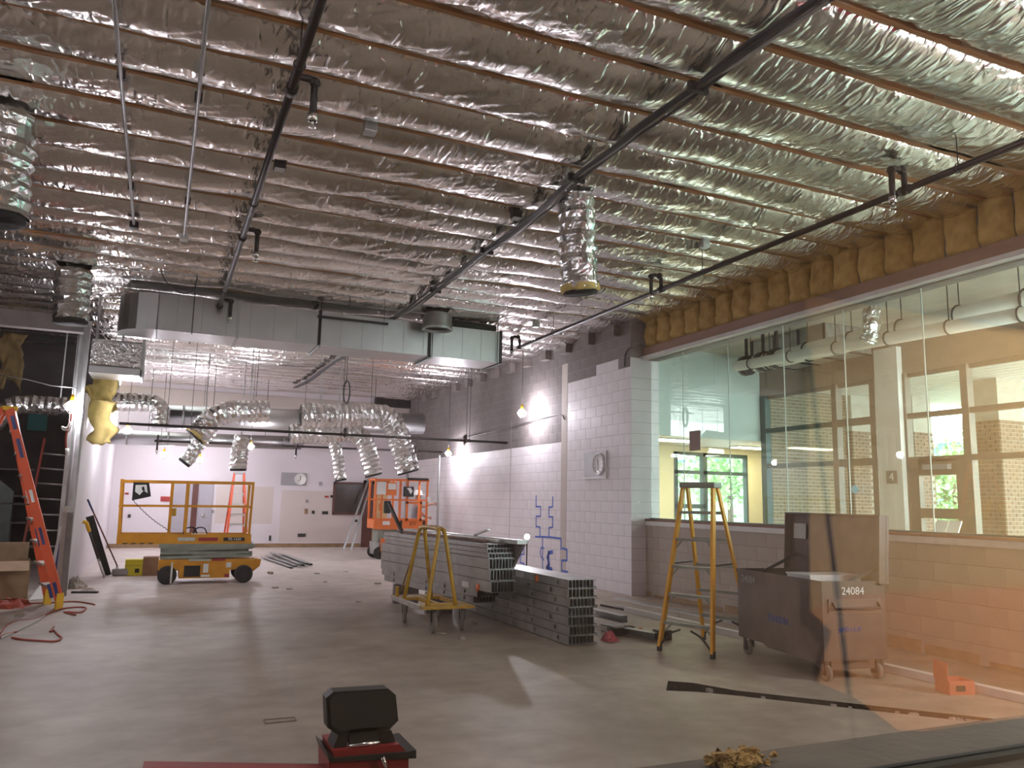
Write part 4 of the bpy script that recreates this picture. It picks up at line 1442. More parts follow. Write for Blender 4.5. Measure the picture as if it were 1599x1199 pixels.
skin_mesh('trousers', [bv[i] for i in (0, 15, 16, 17, 19, 20, 21)], [(0, 1), (1, 2), (2, 3), (0, 4), (4, 5), (5, 6)], [(.15, .17), .105, .08, .065, .105, .08, .065], 'trousers', person)
hat = MB()
prof = [(.155, 1.755), (.15, 1.765), (.135, 1.77), (.132, 1.80), (.12, 1.85), (.085, 1.89), (.03, 1.905), (.001, 1.906)]
hat.lathe((.045, 0, 0), prof, 20)
hat.bb(.14, .23, -.08, .08, 1.757, 1.768)
hat.build('hard_hat', 'hat_white', person, False)
fc = MB().sphere((.135, 0, 1.68), .018, 8, 1.1, .8, 1.2)
fc.sphere((.045, -.088, 1.69), .022, 8, .7, .4, 1.3).sphere((.045, .088, 1.69), .022, 8, .7, .4, 1.3)
fc.build('nose_and_ears', 'skin', person, False)
MB().sphere((.122, -.032, 1.715), .011, 8).sphere((.122, .032, 1.715), .011, 8).build('eyes', 'black_paint', person, False)
MB().box((.125, 0, 1.635), (.01, .045, .008)).build('mouth', 'red_label', person, False)
for (bx_, by_, bz_, sx) in ((hx - .06, .07, 1.50, 1), (.33, -.19, 1.09, 1)):
    pv = [(bx_ - .02, by_, bz_), (bx_ + .035, by_, bz_)]
    ed = [(0, 1)]
    rd = [(.026, .03), (.022, .042)]
    for f, (dy, L) in enumerate(((-.032, .062), (-.011, .072), (.011, .068), (.032, .054))):
        a = len(pv)
        pv += [(bx_ + .05, by_ + dy * .3, bz_ + dy), (bx_ + .05 + L * .5, by_ - .025, bz_ + dy), (bx_ + .05 + L * .45, by_ - .06, bz_ + dy)]
        ed += [(1, a), (a, a + 1), (a + 1, a + 2)]
        rd += [.010, .009, .008]
    a = len(pv)
    pv += [(bx_ + .03, by_ - .03, bz_ + .035), (bx_ + .05, by_ - .055, bz_ + .05)]
    ed += [(0, a), (a, a + 1)]
    rd += [.011, .009]
    skin_mesh('hand', pv, ed, rd, 'skin', person, 1)
sx_ = ph.x + hx + .05
b = MB().bb(sx_, sx_ + .05, 22.58, 22.584, 0, 2.95).bb(sx_, sx_ + .004, 22.58, 22.64, 0, 2.95).bb(sx_ + .046, sx_ + .05, 22.58, 22.64, 0, 2.95)
single('upright_stud', b, 'galvanised', 'upright steel stud held by the person in the hard hat', 'steel stud', (sx_ + .025, 22.6, 0))

# ------------------------------------------------------------------ job-site chest with its lid up
CW, CL, CZ0, CZ1 = .72, 1.46, .19, .93
chest = thing('tool_chest', 'brown steel job-site chest on casters with raised lid before the low wall', 'tool chest', (5.88, 5.86, 0), -0.135)


def cpart(name, mb, mt, parent=None):
    return mb.build(name, mt, parent or chest, False)


cpart('side_panel', MB().bb(0, .012, 0, CL, CZ0, CZ1), 'chest_brown')
cpart('side_panel', MB().bb(CW - .012, CW, 0, CL, CZ0, CZ1), 'chest_brown')
cpart('end_panel', MB().bb(.012, CW - .012, 0, .012, CZ0, CZ1), 'chest_brown')
cpart('end_panel', MB().bb(.012, CW - .012, CL - .012, CL, CZ0, CZ1), 'chest_brown')
cpart('bottom_panel', MB().bb(.012, CW - .012, .012, CL - .012, CZ0, CZ0 + .012), 'chest_brown')
cpart('top_rim', MB().bb(-.012, .012, -.012, CL + .012, CZ1 - .03, CZ1).bb(-.012, CW + .012, -.012, .012, CZ1 - .03, CZ1).bb(-.012, CW + .012, CL - .012, CL + .012, CZ1 - .03, CZ1), 'chest_brown')
cpart('skid', MB().prism([(-.002, .05, CZ0), (-.002, .05, CZ0 - .09), (-.002, .18, CZ0 - .03), (-.002, .9, CZ0 - .03), (-.002, 1.0, CZ0)], (CW, 0, 0)), 'chest_brown')
lidM = Matrix.Rotation(0.06, 3, 'Y')
lid = cpart('lid', MB().box((CW + .025, CL / 2, CZ1 + .30), (.03, CL + .08, .66), lidM).box((CW - .02, -.03, CZ1 + .30), (.10, .014, .66), lidM).box((CW - .02, CL + .03, CZ1 + .30), (.10, .014, .66), lidM).box((CW, CL / 2, CZ1 + .63), (.10, CL + .08, .014), lidM), 'chest_brown')
cpart('lid_notice', MB().box((CW + .005, CL - .16, CZ1 + .43), (.004, .22, .17), lidM), 'grey_label', lid)
cpart('lid_stay', MB().bar((.02, CL - .35, CZ1 - .04), (CW - .0, CL - .10, CZ1 + .17), .014, .03), 'dark_metal')
cpart('lid_stay', MB().bar((.25, .03, CZ1 - .04), (CW, .03, CZ1 + .14), .014, .03), 'dark_metal')
cpart('tray', MB().bb(.06, CW - .06, .25, .62, CZ1 - .09, CZ1 + .03).bb(.05, CW - .05, .24, .63, CZ1 + .02, CZ1 + .035), 'white_rail')
cpart('end_handle_recess', MB().bb(.06, CW - .06, -.012, .0, CZ1 - .30, CZ1 - .17), 'frame_brown')
cpart('end_handle', MB().tube([(.10, -.012, CZ1 - .20), (.10, -.05, CZ1 - .25), (CW - .10, -.05, CZ1 - .25), (CW - .10, -.012, CZ1 - .20)], .012, 8), 'dark_metal')
o = link('stencil', text_mesh('24084', .105, 'white_paint', .001), chest, (CW / 2 - .02, -.014, CZ1 - .095))
o.rotation_euler = (PI / 2, 0, 0)
o = link('stencil', text_mesh('24084', .105, 'clock_plate', .001), chest, (-.014, CL - .23, CZ1 - .10))
o.rotation_euler = (PI / 2, 0, -PI / 2)
lb_ = MB()
for k in range(6):
    lb_.bb(.17 + k * .045, .20 + k * .045, -.004, 0, CZ0 + .26 + .01 * (k % 2), CZ0 + .30 + .008 * (k % 3))
cpart('blue_lettering', lb_, 'label_blue')
lb_ = MB()
for k in range(6):
    lb_.bb(-.004, 0, .55 + k * .06, .592 + k * .06, CZ0 + .25, CZ0 + .31 + .008 * (k % 3))
cpart('blue_lettering', lb_, 'label_blue')


def chest_caster(x, y, r=.075, w=.045):
    p = V(x, y, r)
    w_ = MB().tube([p - V(w / 2, 0, 0), p - V(w * .3, 0, 0), p + V(w * .3, 0, 0), p + V(w / 2, 0, 0)], [r * .85, r, r, r * .85], 18).build('wheel', 'grey_rubber', chest, False)
    MB().cyl(p - V(w * .56, 0, 0), p + V(w * .56, 0, 0), r * .4, 10).build('hub', 'dark_metal', w_, False)
    MB().bb(x - .038, x - .030, y - .03, y + .03, r * .7, CZ0).bb(x + .030, x + .038, y - .03, y + .03, r * .7, CZ0).bb(x - .05, x + .05, y - .05, y + .05, CZ0 - .01, CZ0).build('fork', 'dark_metal', chest, False)


for x, y in ((.07, .07), (CW - .07, .07), (.07, CL - .07), (CW - .07, CL - .07)):
    chest_caster(x, y)

# ------------------------------------------------------------------ things along the foot of the right wall
def floor_bar(name, x0, y0, x1, y1, w, h, mt, label, cat, z0=0.0):
    a, b = at(x0, y0, Z=z0), at(x1, y1, Z=z0)
    return single(name, MB().bar(a + V(0, 0, h / 2), b + V(0, 0, h / 2), w, h), mt, label, cat, (a + b) / 2)


floor_bar('white_moulding', 978, 955, 1640, 1106, .09, .07, 'white_rail', 'long white moulding lying on the floor along the low wall', 'moulding')
floor_bar('flat_board', 962, 934, 1150, 973, .16, .02, 'galvanised', 'flat grey board lying at the foot of the low wall behind the stepladder', 'board')
floor_bar('steel_rod', 938, 946, 1085, 975, .03, .03, 'dark_metal', 'thin dark rod on the floor between the stack and the stepladder', 'rod')
floor_bar('steel_strip', 962, 947, 1060, 966, .03, .03, 'aluminium', 'thin pale strip on the floor between the stack and the stepladder', 'strip')
floor_bar('wood_strip', 1122, 983, 1158, 992, .10, .04, 'stain', 'short brown wood strip behind the stepladder foot', 'strip', )
for k, (x0, y0, x1, y1, z, lb) in enumerate(((930, 972, 980, 985, .09, 'short bluish steel track end sticking out behind the floor stack'), (948, 985, 1030, 1000, .06, 'steel track offcut lying under the stepladder side'))):
    a, b = at(x0, y0, Z=0), at(x1, y1, Z=0)
    d = b - a
    o = link('track_offcut', stud_mesh(d.length, .09, .12, holes=False).mesh('track_offcut', 'galvanised'), None, (a.x, a.y, .005 + (k == 0) * .1))
    o.rotation_euler = (0, 0, math.atan2(d.y, d.x) - PI / 2)
    tag(o, lb, 'steel track')
for k, (px, py, w, h, mt, lb) in enumerate(((973, 994, .16, .10, 'dark_metal', 'small black crate behind the floor stack'), (1042, 1001, .18, .12, 'black_paint', 'black plastic crate beside the stepladder foot'), (988, 992, .12, .10, 'net_dark', 'dark grey crate with the orange mark near the stepladder'))):
    p = at(px, py, Z=0)
    p = p + V(0, .1, 0)
    cr_ = thing('crate', lb, 'crate', (p.x, p.y, 0))
    MB().bevbox((p.x, p.y, h / 2), (w, w * .8, h), .01).build('body', mt, cr_)
    MB().bb(p.x - w * .52, p.x + w * .52, p.y - w * .42, p.y + w * .42, h - .02, h - .005).build('rim', mt, cr_)
p = at(1000, 985, Z=.05)
single('spray_mark', MB().lathe(p, [(.001, 0), (.04, 0), (.04, .02), (.001, .02)], 12, 'y'), 'orange_spray', 'orange cap on the dark clutter beside the stepladder', 'cap', p - V(0, 0, .04))


def crumple(name, px, py, r, h, mt, label, cat, seed, z=0.0):
    p = at(px, py, Z=z)
    R = np.random.default_rng(seed)
    b = MB()
    n = 16
    prof = [(r, 0), (r * .95, h * .3), (r * .6, h * .7), (r * .25, h), (.001, h * .95)]
    b.lathe(p, prof, n)
    b.v = [(v[0] + R.normal() * r * .13, v[1] + R.normal() * r * .13, max(z, v[2] + (R.normal() * h * .18 if v[2] > z + .001 else 0))) for v in b.v]
    b.smooth = [False] * len(b.smooth)
    return single(name, b, mt, label, cat, p)


crumple('crumpled_wrap', 952, 1000, .10, .10, 'pink_wrap', 'crumpled pink plastic wrap behind the floor stack', 'wrap', 1)
# small red carton at the far right
p = at(1503, 1085, Z=0)
ct = thing('carton', 'small red-orange open carton on the floor at the far right', 'carton', (p.x, p.y, 0), -.3)
for n_, c_, s_ in (('front_wall', (0, 0, .06), (.24, .006, .12)), ('back_wall', (0, .2, .06), (.24, .006, .12)), ('side_wall', (-.12, .1, .06), (.006, .2, .12)), ('side_wall', (.12, .1, .06), (.006, .2, .12)), ('bottom', (0, .1, .004), (.24, .2, .006)), ('flap', (-.13, .1, .19), (.006, .2, .16))):
    MB().box(c_, s_).build(n_, 'carton_red', ct, False)
MB().bb(-.06, .03, -.006, -.003, .03, .08).build('print', 'black_paint', ct, False)

# clocks: steel plate with round clock
def wall_clock(p, w, h, r, axis, label, cx):
    t = thing('wall_clock', label, 'clock', p)
    if axis == 'x':
        MB().bb(p.x - .03, p.x, p.y - w / 2, p.y + w / 2, p.z - h / 2, p.z + h / 2).build('plate', 'clock_plate', t)
        MB().bb(p.x - .05, p.x, p.y - w / 2 - .02, p.y + w / 2 + .02, p.z - h / 2 - .03, p.z - h / 2).bb(p.x - .05, p.x, p.y - w / 2 - .02, p.y - w / 2, p.z - h / 2, p.z + h / 2).build('trim', 'white_paint', t)
        c = V(p.x - .03, p.y + cx, p.z)
        f = MB().lathe(c, [(r, 0), (r, -.035), (r * .93, -.045), (r * .9, -.03), (.001, -.03)], 28, 'x').build('dial', 'clock_face', t)
        MB().bar(c + V(-.034, 0, 0), c + V(-.034, 0, -r * .6), .014, .004, (1, 0, 0)).bar(c + V(-.034, 0, 0), c + V(-.034, .02, r * .45), .016, .004, (1, 0, 0)).build('hands', 'black_paint', f)
        tk = MB()
        for k in range(12):
            a = k * PI / 6
            tk.box(c + V(-.033, math.sin(a) * r * .78, math.cos(a) * r * .78), (.003, .018, .018))
        tk.build('numerals', 'dark_metal', f)
    else:
        MB().bb(p.x - w / 2, p.x + w / 2, p.y - .03, p.y, p.z - h / 2, p.z + h / 2).build('plate', 'clock_plate', t)
        c = V(p.x + cx, p.y - .03, p.z)
        f = MB().lathe(c, [(r, 0), (r, -.03), (r * .93, -.04), (r * .9, -.028), (.001, -.028)], 28, 'y').build('dial', 'clock_face', t)
        MB().bar(c + V(0, -.03, 0), c + V(0, -.03, r * .6), .02, .004, (0, 1, 0)).bar(c + V(0, -.03, 0), c + V(-r * .3, -.03, -r * .3), .02, .004, (0, 1, 0)).build('hands', 'black_paint', f)


p = at(931, 725, X=XB)
wall_clock(p, at(915, 725, X=XB).y - at(949, 725, X=XB).y, .50, .215, 'x', 'round white clock on a grey plate on the right block wall', -.17)
p = at(459, 748, Y=YB)
wall_clock(p, .82, .42, .19, 'y', 'round cream clock on a grey plate on the rear wall', .20)

# blue spray layout lines on the block wall
XM = XB - .004
mk = MB()


def stroke(pts, w=.035):
    P = [at(px, py, X=XM) for px, py in pts]
    for a, b in zip(P, P[1:]):
        d = (b - a)
        n = Vector((0, -d.z, d.y)).normalized() * (w / 2)
        e = d.normalized() * (w * .4)
        mk.prism([a - e + n, b + e + n, b + e - n, a - e - n], (.006, 0, 0))


stroke([(837, 774), (837, 791), (844, 791), (844, 806), (837, 806), (837, 822), (843, 823), (843, 838)])
stroke([(863, 776), (863, 791), (857, 792), (857, 807), (863, 807), (863, 823), (857, 824), (857, 838)])
stroke([(836, 838), (846, 838), (862, 839), (876, 841), (876, 858)], .04)
stroke([(847, 840), (847, 888)])
stroke([(878, 856), (885, 858), (885, 875), (877, 875), (877, 891), (886, 893)], .045)
stroke([(818, 850), (818, 865), (813, 866), (812, 878), (818, 880), (819, 884)])
stroke([(849, 856), (845, 855), (843, 862), (845, 870), (849, 874)], .03)
stroke([(862, 862), (857, 863), (855, 870), (857, 880), (854, 886), (861, 889)], .085)
stroke([(856, 868), (857, 888)], .09)
single('spray_drawing', mk, 'marker_blue', 'blue spray-painted stepped layout lines on the white block wall', 'marking', at(847, 889, X=XM))

# ------------------------------------------------------------------ ducts
def flex(name, pts, r, label, end='ring', cat='duct', n=18, step=.06, group=None, torn=False):
    P = spline(pts, 10)
    L = [0]
    for a, b in zip(P, P[1:]):
        L.append(L[-1] + (b - a).length)
    N = max(10, int(L[-1] / step))
    Q = []
    for k in range(N + 1):
        d = L[-1] * k / N
        i = min(next((j for j in range(len(L)) if L[j] >= d), len(L) - 1), len(L) - 1)
        i = max(i, 1)
        f = (d - L[i - 1]) / max(L[i] - L[i - 1], 1e-6)
        Q.append(P[i - 1].lerp(P[i], f))
    rad = [r * (1 + (.05 if k % 2 else -.05) + random.uniform(-.03, .03)) for k in range(len(Q))]
    t = thing(name, label, cat, Q[-1], group=group)
    sl_ = MB().tube(Q, rad, n, cap=False, noise=.06)
    sl_.smooth = [False] * len(sl_.smooth)
    sl_.build('sleeve', 'foil_duct', t)
    d = (Q[-1] - Q[-3]).normalized()
    k = len(Q) // 4
    if Q[k].z + r < ZC - .1:
        MB().bb(Q[k].x - .012, Q[k].x + .012, Q[k].y - .002, Q[k].y + .002, Q[k].z + r * .95, ZC - .01).build('hanger_strap', 'galvanised', t)
    if end == 'ring':
        MB().tube([Q[-1] - d * .03, Q[-1] + d * .05, Q[-1] + d * .05, Q[-1] - d * .02], [r * .93, r * .95, r * .84, r * .82], n, cap=False).build('end_collar', 'black_rubber', t)
        MB().tube([Q[-1] - d * .025, Q[-1] - d * .02], r * .86, n).build('liner', 'black_rubber', t)
    if torn:
        s = MB().tube([Q[-1] - d * .05, Q[-1] + d * .02, Q[-1] + d * .03, Q[-1] - d * .05], [r * 1.02, r * 1.06, r * .95, r * .9], n, cap=False, noise=.09)
        s.build('torn_insulation', 'fibreglass_yellow', t)
    return t


c0 = at(898, 310, Z=4.92)
b0 = at(906, 452, Y=c0.y + .05)
flex('flexible_duct', [c0, c0 + V(.03, 0, -.25), c0.lerp(b0, .6) + V(-.01, 0, 0), b0], .20, 'foil flexible duct hanging from the ceiling left of the long glazing', torn=True, n=22)
c0 = V(-1.52, 7.9, 4.94)
b0 = at(-8, 338, Y=7.9)
flex('flexible_duct', [c0, c0 + V(.02, 0, -.3), c0.lerp(b0, .6), b0], .25, 'foil flexible duct cut by the left edge of the picture', n=22)
b0 = at(110, 500, Y=13.2)
c0 = V(b0.x - .02, 13.2, 4.93)
flex('flexible_duct', [c0, c0.lerp(b0, .3), c0.lerp(b0, .7), b0], .25, 'foil flexible duct hanging beside the metal end studs at the left', n=20)


def pxp(lst, Y):
    return [at(a, b, Y=(Y if len(c) == 0 else c[0])) for a, b, *c in lst]


flex('flexible_duct', pxp([(470, 648), (520, 648), (575, 648), (602, 652), (618, 672), (628, 700), (637, 735)], 19.4), .29, 'widest foil duct bending down at the right over the orange lift')
flex('flexible_duct', pxp([(452, 677), (505, 676), (545, 676), (566, 684), (575, 706), (583, 740)], 20.6), .24, 'middle foil duct bending down left of the orange lift')
flex('flexible_duct', pxp([(474, 684), (500, 684), (518, 689), (526, 708), (532, 748)], 21.22), .16, 'bright narrow foil duct bending down over the dark pane')
flex('flexible_duct', pxp([(420, 642), (385, 642), (356, 643), (332, 654), (318, 668), (306, 680)], 18.6), .25, 'foil duct with torn yellow insulation end above the yellow scissor lift', torn=True)
flex('flexible_duct', pxp([(330, 672), (318, 684), (306, 698), (297, 712), (289, 721)], 20.4), .165, 'slim foil duct slanting down over the yellow scissor lift')
flex('flexible_duct', pxp([(380, 682), (376, 692), (373, 712), (372, 732)], 20.4), .20, 'short foil duct hanging over the orange rear stepladder')
flex('flexible_duct', pxp([(150, 627), (200, 628), (238, 630), (250, 640), (249, 662)], 19.6), .20, 'foil duct turning down at the left above the white partition', end=None)
flex('flexible_duct', pxp([(128, 634), (80, 634), (30, 632), (8, 642), (-12, 664)], 17.0), .17, 'foil duct running through the dark side room', end=None)
# rigid round trunks
def trunk(pts, r, label, Y):
    P = pxp(pts, Y)
    t = thing('round_trunk_duct', label, 'duct', P[0])
    MB().tube(P, r, 22).build('pipe', 'duct_sheet', t)
    for k in range(5):
        q = P[0].lerp(P[-1], (k + .5) / 5)
        d = (P[-1] - P[0]).normalized()
        MB().tube([q - d * .02, q + d * .02], r * 1.03, 22, cap=False).build('seam_band', 'galvanised', t)
    for k in (0, 1):
        q = P[0].lerp(P[-1], .2 + .6 * k)
        MB().cyl(q + V(0, 0, r), (q.x, q.y, ZC + .05), .008, 6).build('hanger_rod', 'dark_metal', t)


trunk([(238, 650), (660, 662)], .30, 'long round trunk duct crossing below the rear ceiling', 21.9)
trunk([(165, 682), (470, 692)], .19, 'thinner round trunk duct low across the rear of the room', 23.6)

# rectangular main duct crossing the room
DY, DZ0, DZ1, DX0, DX1 = 13.65, 4.24, 4.84, -.24, 5.78
md = thing('main_duct', 'long rectangular sheet-metal duct crossing the room under the ceiling', 'duct', (2.8, DY + .4, DZ0))
xs = [DX0, 1.0, 2.35, 4.35, DX1]
for x0, x1 in zip(xs, xs[1:]):
    MB().bb(x0 + .01, x1 - .01, DY, DY + .85, DZ0, DZ1).build('section', 'duct_sheet', md)
for x in xs[1:]:
    MB().bb(x - .025, x + .025, DY - .02, DY + .87, DZ0 - .02, DZ1 + .02).build('flange', 'dark_metal' if x > 2.3 else 'galvanised', md)
for k in range(15):
    x = DX0 + .3 + k * .38
    MB().bb(x - .006, x + .006, DY - .005, DY, DZ0 + .01, DZ1 - .01).build('stiffener', 'galvanised', md)
ww = np.linspace(PI / 2, PI * 1.0, 7)
MB().prism([(DX0 + .02, DY, DZ0)] + [(DX0 - .58 + .58 * (1 - math.sin(a_)) * 0 + (-.0) + .58 * (1 + math.cos(a_)), DY + .62 * (1 - math.sin(a_)), DZ0) for a_ in ww] + [(DX0 - .58, DY + .85, DZ0), (DX0 + .02, DY + .85, DZ0)], (0, 0, DZ1 - DZ0)).build('elbow', 'duct_sheet', md)
for x in (.3, 2.35, 4.4, 5.7):
    for y in (DY - .04, DY + .89):
        MB().cyl((x, y, DZ0 - .03), (x, y, ZC + .05), .008, 6).build('hanger_rod', 'dark_metal', md)
MB().bar((2.30, DY - .04, 4.74), (3.55, DY - .04, 4.74), .04, .04).build('hanger_bar', 'dark_metal', md)
for x in (2.35, 4.4):
    MB().bar((x, DY - .06, DZ0 - .03), (x, DY + .9, DZ0 - .03), .04, .04).build('trapeze', 'galvanised', md)
# round pipe insulation lying on the duct and a short tap collar
tp = thing('tap_collar', 'dark round tap collar against the top of the main duct', 'duct', (4.35, 13.4, 4.5))
MB().lathe((4.38, 13.30, 4.66), [(.26, .25), (.27, .05), (.29, 0), (.24, .0), (.22, .3)], 22).build('collar', 'galvanised', tp)
MB().lathe((4.38, 13.30, 4.70), [(.23, 0), (.001, .02)], 22).build('opening', 'black_rubber', tp)
single('wrapped_branch', MB().tube([(4.6, DY + .2, DZ1 + .10), (5.2, DY + .2, DZ1 + .09), (5.74, DY + .2, DZ1 + .09)], [.08, .085, .07], 14), 'net_dark', 'dark wrapped branch pipe lying along the top of the main duct', 'pipe', (5.2, DY + .2, DZ1))
# box plenum at the left
pb = thing('plenum_box', 'foil-wrapped plenum box under the left end of the main duct', 'duct', (-.9, 14.9, 3.6))
MB().bevbox((-.82, 15.2, 3.98), (.80, .8, .46), .03).build('wrap', 'foil_duct', pb)
MB().bb(-1.22, -.42, 14.78, 15.6, 3.62, 3.74).build('bottom_flange', 'duct_sheet', pb)
MB().bb(-.44, -.40, 14.78, 15.62, 3.6, 4.26).build('end_flange', 'galvanised', pb)
for x, z0, z1 in ((-1.15, 4.2, 5.04), (-.75, 4.2, 5.04)):
    MB().bb(x - .02, x + .02, 14.8, 14.84, z0, z1).build('hanger_strap', 'galvanised', pb)
# yellow insulation hanging over the partition
def hang(px0, px1, y0, y1, Y, label, seed, mt='fibreglass_yellow'):
    a, b = at(px0, y0, Y=Y), at(px1, y1, Y=Y)
    nx, nz = 12, 20
    x = np.linspace(a.x, b.x, nx)[:, None] * np.ones((1, nz))
    z = np.linspace(b.z, a.z, nz)[None, :] * np.ones((nx, 1))
    x = x + .16 * vnoise(z * 5, x * 0 + seed, seed) + .05 * vnoise(z * 14, x * 3, seed + 4)
    d = .05 + .16 * vnoise(x * 8 + 9, z * 6, seed)
    z = z + .5 * vnoise(x * 9, x * 0 + 3, seed + 2) * np.clip((a.z - z) * 1.5, 0, 1)
    f_ = np.stack([x, Y - np.abs(d), z], -1).reshape(-1, 3)
    me = np_mesh('hanging_insulation', f_, nx, nz, mt)
    o = link('hanging_insulation', me)
    sd = o.modifiers.new('thickness', 'SOLIDIFY')
    sd.thickness = .06
    if a.z > 3.9 and Y > 17:
        MB().cyl(V((a.x + b.x) / 2, Y, a.z - .1), V((a.x + b.x) / 2, Y, ZC - .01), .01, 5).build('tie_wire', 'dark_metal', o)
    tag(o, label, 'insulation')


hang(143, 178, 584, 640, 16.4, 'upper yellow insulation strip hanging over the white partition', 2)
hang(146, 176, 625, 688, 16.1, 'lower yellow insulation strip sagging over the white partition', 5)

# ------------------------------------------------------------------ sprinkler pipes, conduits, cables
def sprinkler(label, a, b, r, sprigs, rods, side=1, drop=.35, armlen=.22, mode='down', group=None):
    """straight iron pipe with return-bend sprigs and hanger rods"""
    a, b = Vector(a), Vector(b)
    t = thing('sprinkler_pipe', label, 'pipe', (a + b) / 2, group=group)
    MB().cyl(a, b, r, 14).build('pipe', 'black_iron', t)
    d = (b - a).normalized()
    s = Vector((d.y, -d.x, 0)) * side
    for q in sprigs:
        p = a.lerp(b, q)
        if mode == 'down':
            path = [p, p + V(0, 0, .08), p + V(0, 0, .12) + s * .03, p + V(0, 0, .12) + s * armlen * .8, p + V(0, 0, .10) + s * armlen, p + V(0, 0, -drop) + s * armlen]
        else:
            path = [p, p + V(0, 0, .16), p + V(0, 0, .20) + s * .03, p + V(0, 0, .20) + s * armlen * .8, p + V(0, 0, .17) + s * armlen, p + V(0, 0, -drop) + s * armlen]
        k = MB().tube(path, r * .85, 10).build('sprig', 'black_iron', t)
        e = path[-1]
        MB().lathe(e, [(.001, -.05), (.03, -.05), (.03, -.045), (.008, -.04), (.012, 0), (r, 0), (r * 1.2, .03), (r * 1.2, .06), (r * .8, .06)], 12).build('sprinkler_head', 'steel_bright', k)
        for e in (path[2], path[4]):
            MB().sphere(e, r * 1.35, 8).build('elbow', 'black_iron', k)
        MB().tube([p - d * .05, p + d * .05], r * 1.4, 12).build('tee', 'black_iron', t)
    for q in rods:
        p = a.lerp(b, q)
        MB().cyl(p + V(0, 0, r), (p.x, p.y, ZC + .06), .006, 6).build('hanger_rod', 'dark_metal', t)
        MB().tube([p + V(0, 0, r * 1.3) + (V(1, 0, 0) * math.cos(w) + V(0, 0, 1) * (math.sin(w) - .9)) * r * 1.25 for w in np.linspace(0, 2 * PI, 13)], .006, 5).build('hanger_ring', 'dark_metal', t)


def frac(a, b, px, py, z):
    p = at(px, py, Z=z)
    return ((p - a).dot(b - a)) / (b - a).length_squared


a, b = V(.69, 2.2, 4.7), at(340, 486, Z=4.7)
b = V(.69, 13.55, 4.7)
sprinkler('dark sprinkler pipe running away from the camera over the left half', a, b, .034, [frac(a, b, 455, 140, 4.7), frac(a, b, 382, 372, 4.7), .995], [frac(a, b, 458, 100, 4.7), .55, .9], side=1, drop=.22, armlen=.17)
a, b = V(6.40, 2.2, 4.7), V(6.42, at(812, 543, Z=4.7).y, 4.7)
sprinkler('dark sprinkler pipe running away from the camera over the right side', a, b, .034, [frac(a, b, 1413, 297, 4.7), frac(a, b, 1033, 452, 4.7), .995], [frac(a, b, 1493, 262, 4.7), frac(a, b, 1094, 425, 4.7), .87], side=-1, drop=.16, armlen=.17, mode='up')
a, b = at(186, 661, Y=18), at(806, 692, Y=18)
sprinkler('upper dark sprinkler pipe crossing the rear of the room', a, b, .03, [frac(a, b, 500, 676, a.z) * 0 + .52, .85], [.1, .51, .86], side=-1, drop=.1, armlen=.10)
a, b = at(241, 688, Y=22.5), at(690, 706, Y=22.5)
sprinkler('lower dark sprinkler pipe crossing the rear of the room', a, b, .03, [.01, .46, .9], [.02, .48, .9], side=-1, drop=.3, armlen=.10)
for k, (px0, py0, px1, py1, x, lb) in enumerate(((183, 0, 205, 350, -.52, 'left of two thin grey conduits running along the ceiling at the left'), (325, 0, 288, 370, .05, 'right of two thin grey conduits running along the ceiling at the left'))):
    y1 = at(px1, py1, Z=4.85).y
    t = thing('conduit', lb, 'conduit', (x, 6, 4.85), group='ceiling conduits')
    MB().cyl((x, 2.0, 4.85), (x, y1, 4.85), .016, 8).build('tube', 'conduit', t)
    for q in (.3, .55, .85):
        y = 2 + (y1 - 2) * q
        MB().bb(x - .03, x + .03, y - .02, y + .02, 4.84, 4.92).build('strap', 'dark_metal', t)
    MB().bevbox((x, y1 + .04, 4.85), (.1, .12, .08), .01).build('junction_box', 'dark_metal' if k == 0 else 'white_rail', t)
t = thing('wire_loop', 'thin dark wire looping down from the ceiling before the main duct', 'wire', at(275, 400, Y=13.0))
MB().tube(spline(pxp([(252, 400), (254, 430), (268, 448), (285, 458), (302, 452), (308, 430), (307, 400)], 12.8), 6), .01, 5).build('wire', 'cable', t)
# black cable bundle
cb = thing('cable_bundle', 'black cable bundle strung along the ceiling to the main duct', 'cable', (3.65, 8, 4.85))
ctrl = [(1310, -14), (1270, 8), (1166, 82), (1090, 137), (1010, 192), (960, 232), (900, 278), (850, 326), (800, 366), (760, 392), (720, 424), (680, 453), (640, 483), (606, 500)]
for k in range(4):
    P = [at(x, y, Z=4.90 - .02 * (k % 2)) + V(.035 * k - .05 + random.uniform(-.012, .012), random.uniform(-.03, .03), random.uniform(-.02, .015)) for x, y in ctrl]
    MB().tube(spline(P, 6), .02 if k < 3 else .014, 8).build('cable', 'cable' if k != 2 else 'conduit', cb)
for k in (3, 6, 9, 11):
    p = at(*ctrl[k], Z=4.9)
    MB().bb(p.x - .09, p.x + .09, p.y - .02, p.y + .02, 4.86, 4.94).build('strap', 'dark_metal', cb)
cb2 = thing('cable_bundle', 'black cable bundle continuing behind the main duct to the rear', 'cable', (3.6, 18, 4.8))
for k in range(3):
    P = [at(x, y, Z=4.86) + V(.05 * k, 0, random.uniform(-.02, .03)) for x, y in ((572, 530), (552, 545), (515, 568), (480, 594), (458, 606))]
    MB().tube(spline(P, 6), .022, 7).build('cable', 'cable', cb2)
t = thing('cable_coil', 'narrow coil of cable hanging below the rear cables', 'cable', at(541, 612, Y=17.5))
for k in range(3):
    c = at(541, 612, Y=17.5)
    MB().tube([c + V(.07 * math.sin(w) + .01 * k, .02 * k, .26 * math.cos(w)) for w in np.linspace(0, 2 * PI, 25)], .012, 6, cap=False).build('loop', 'cable', t)
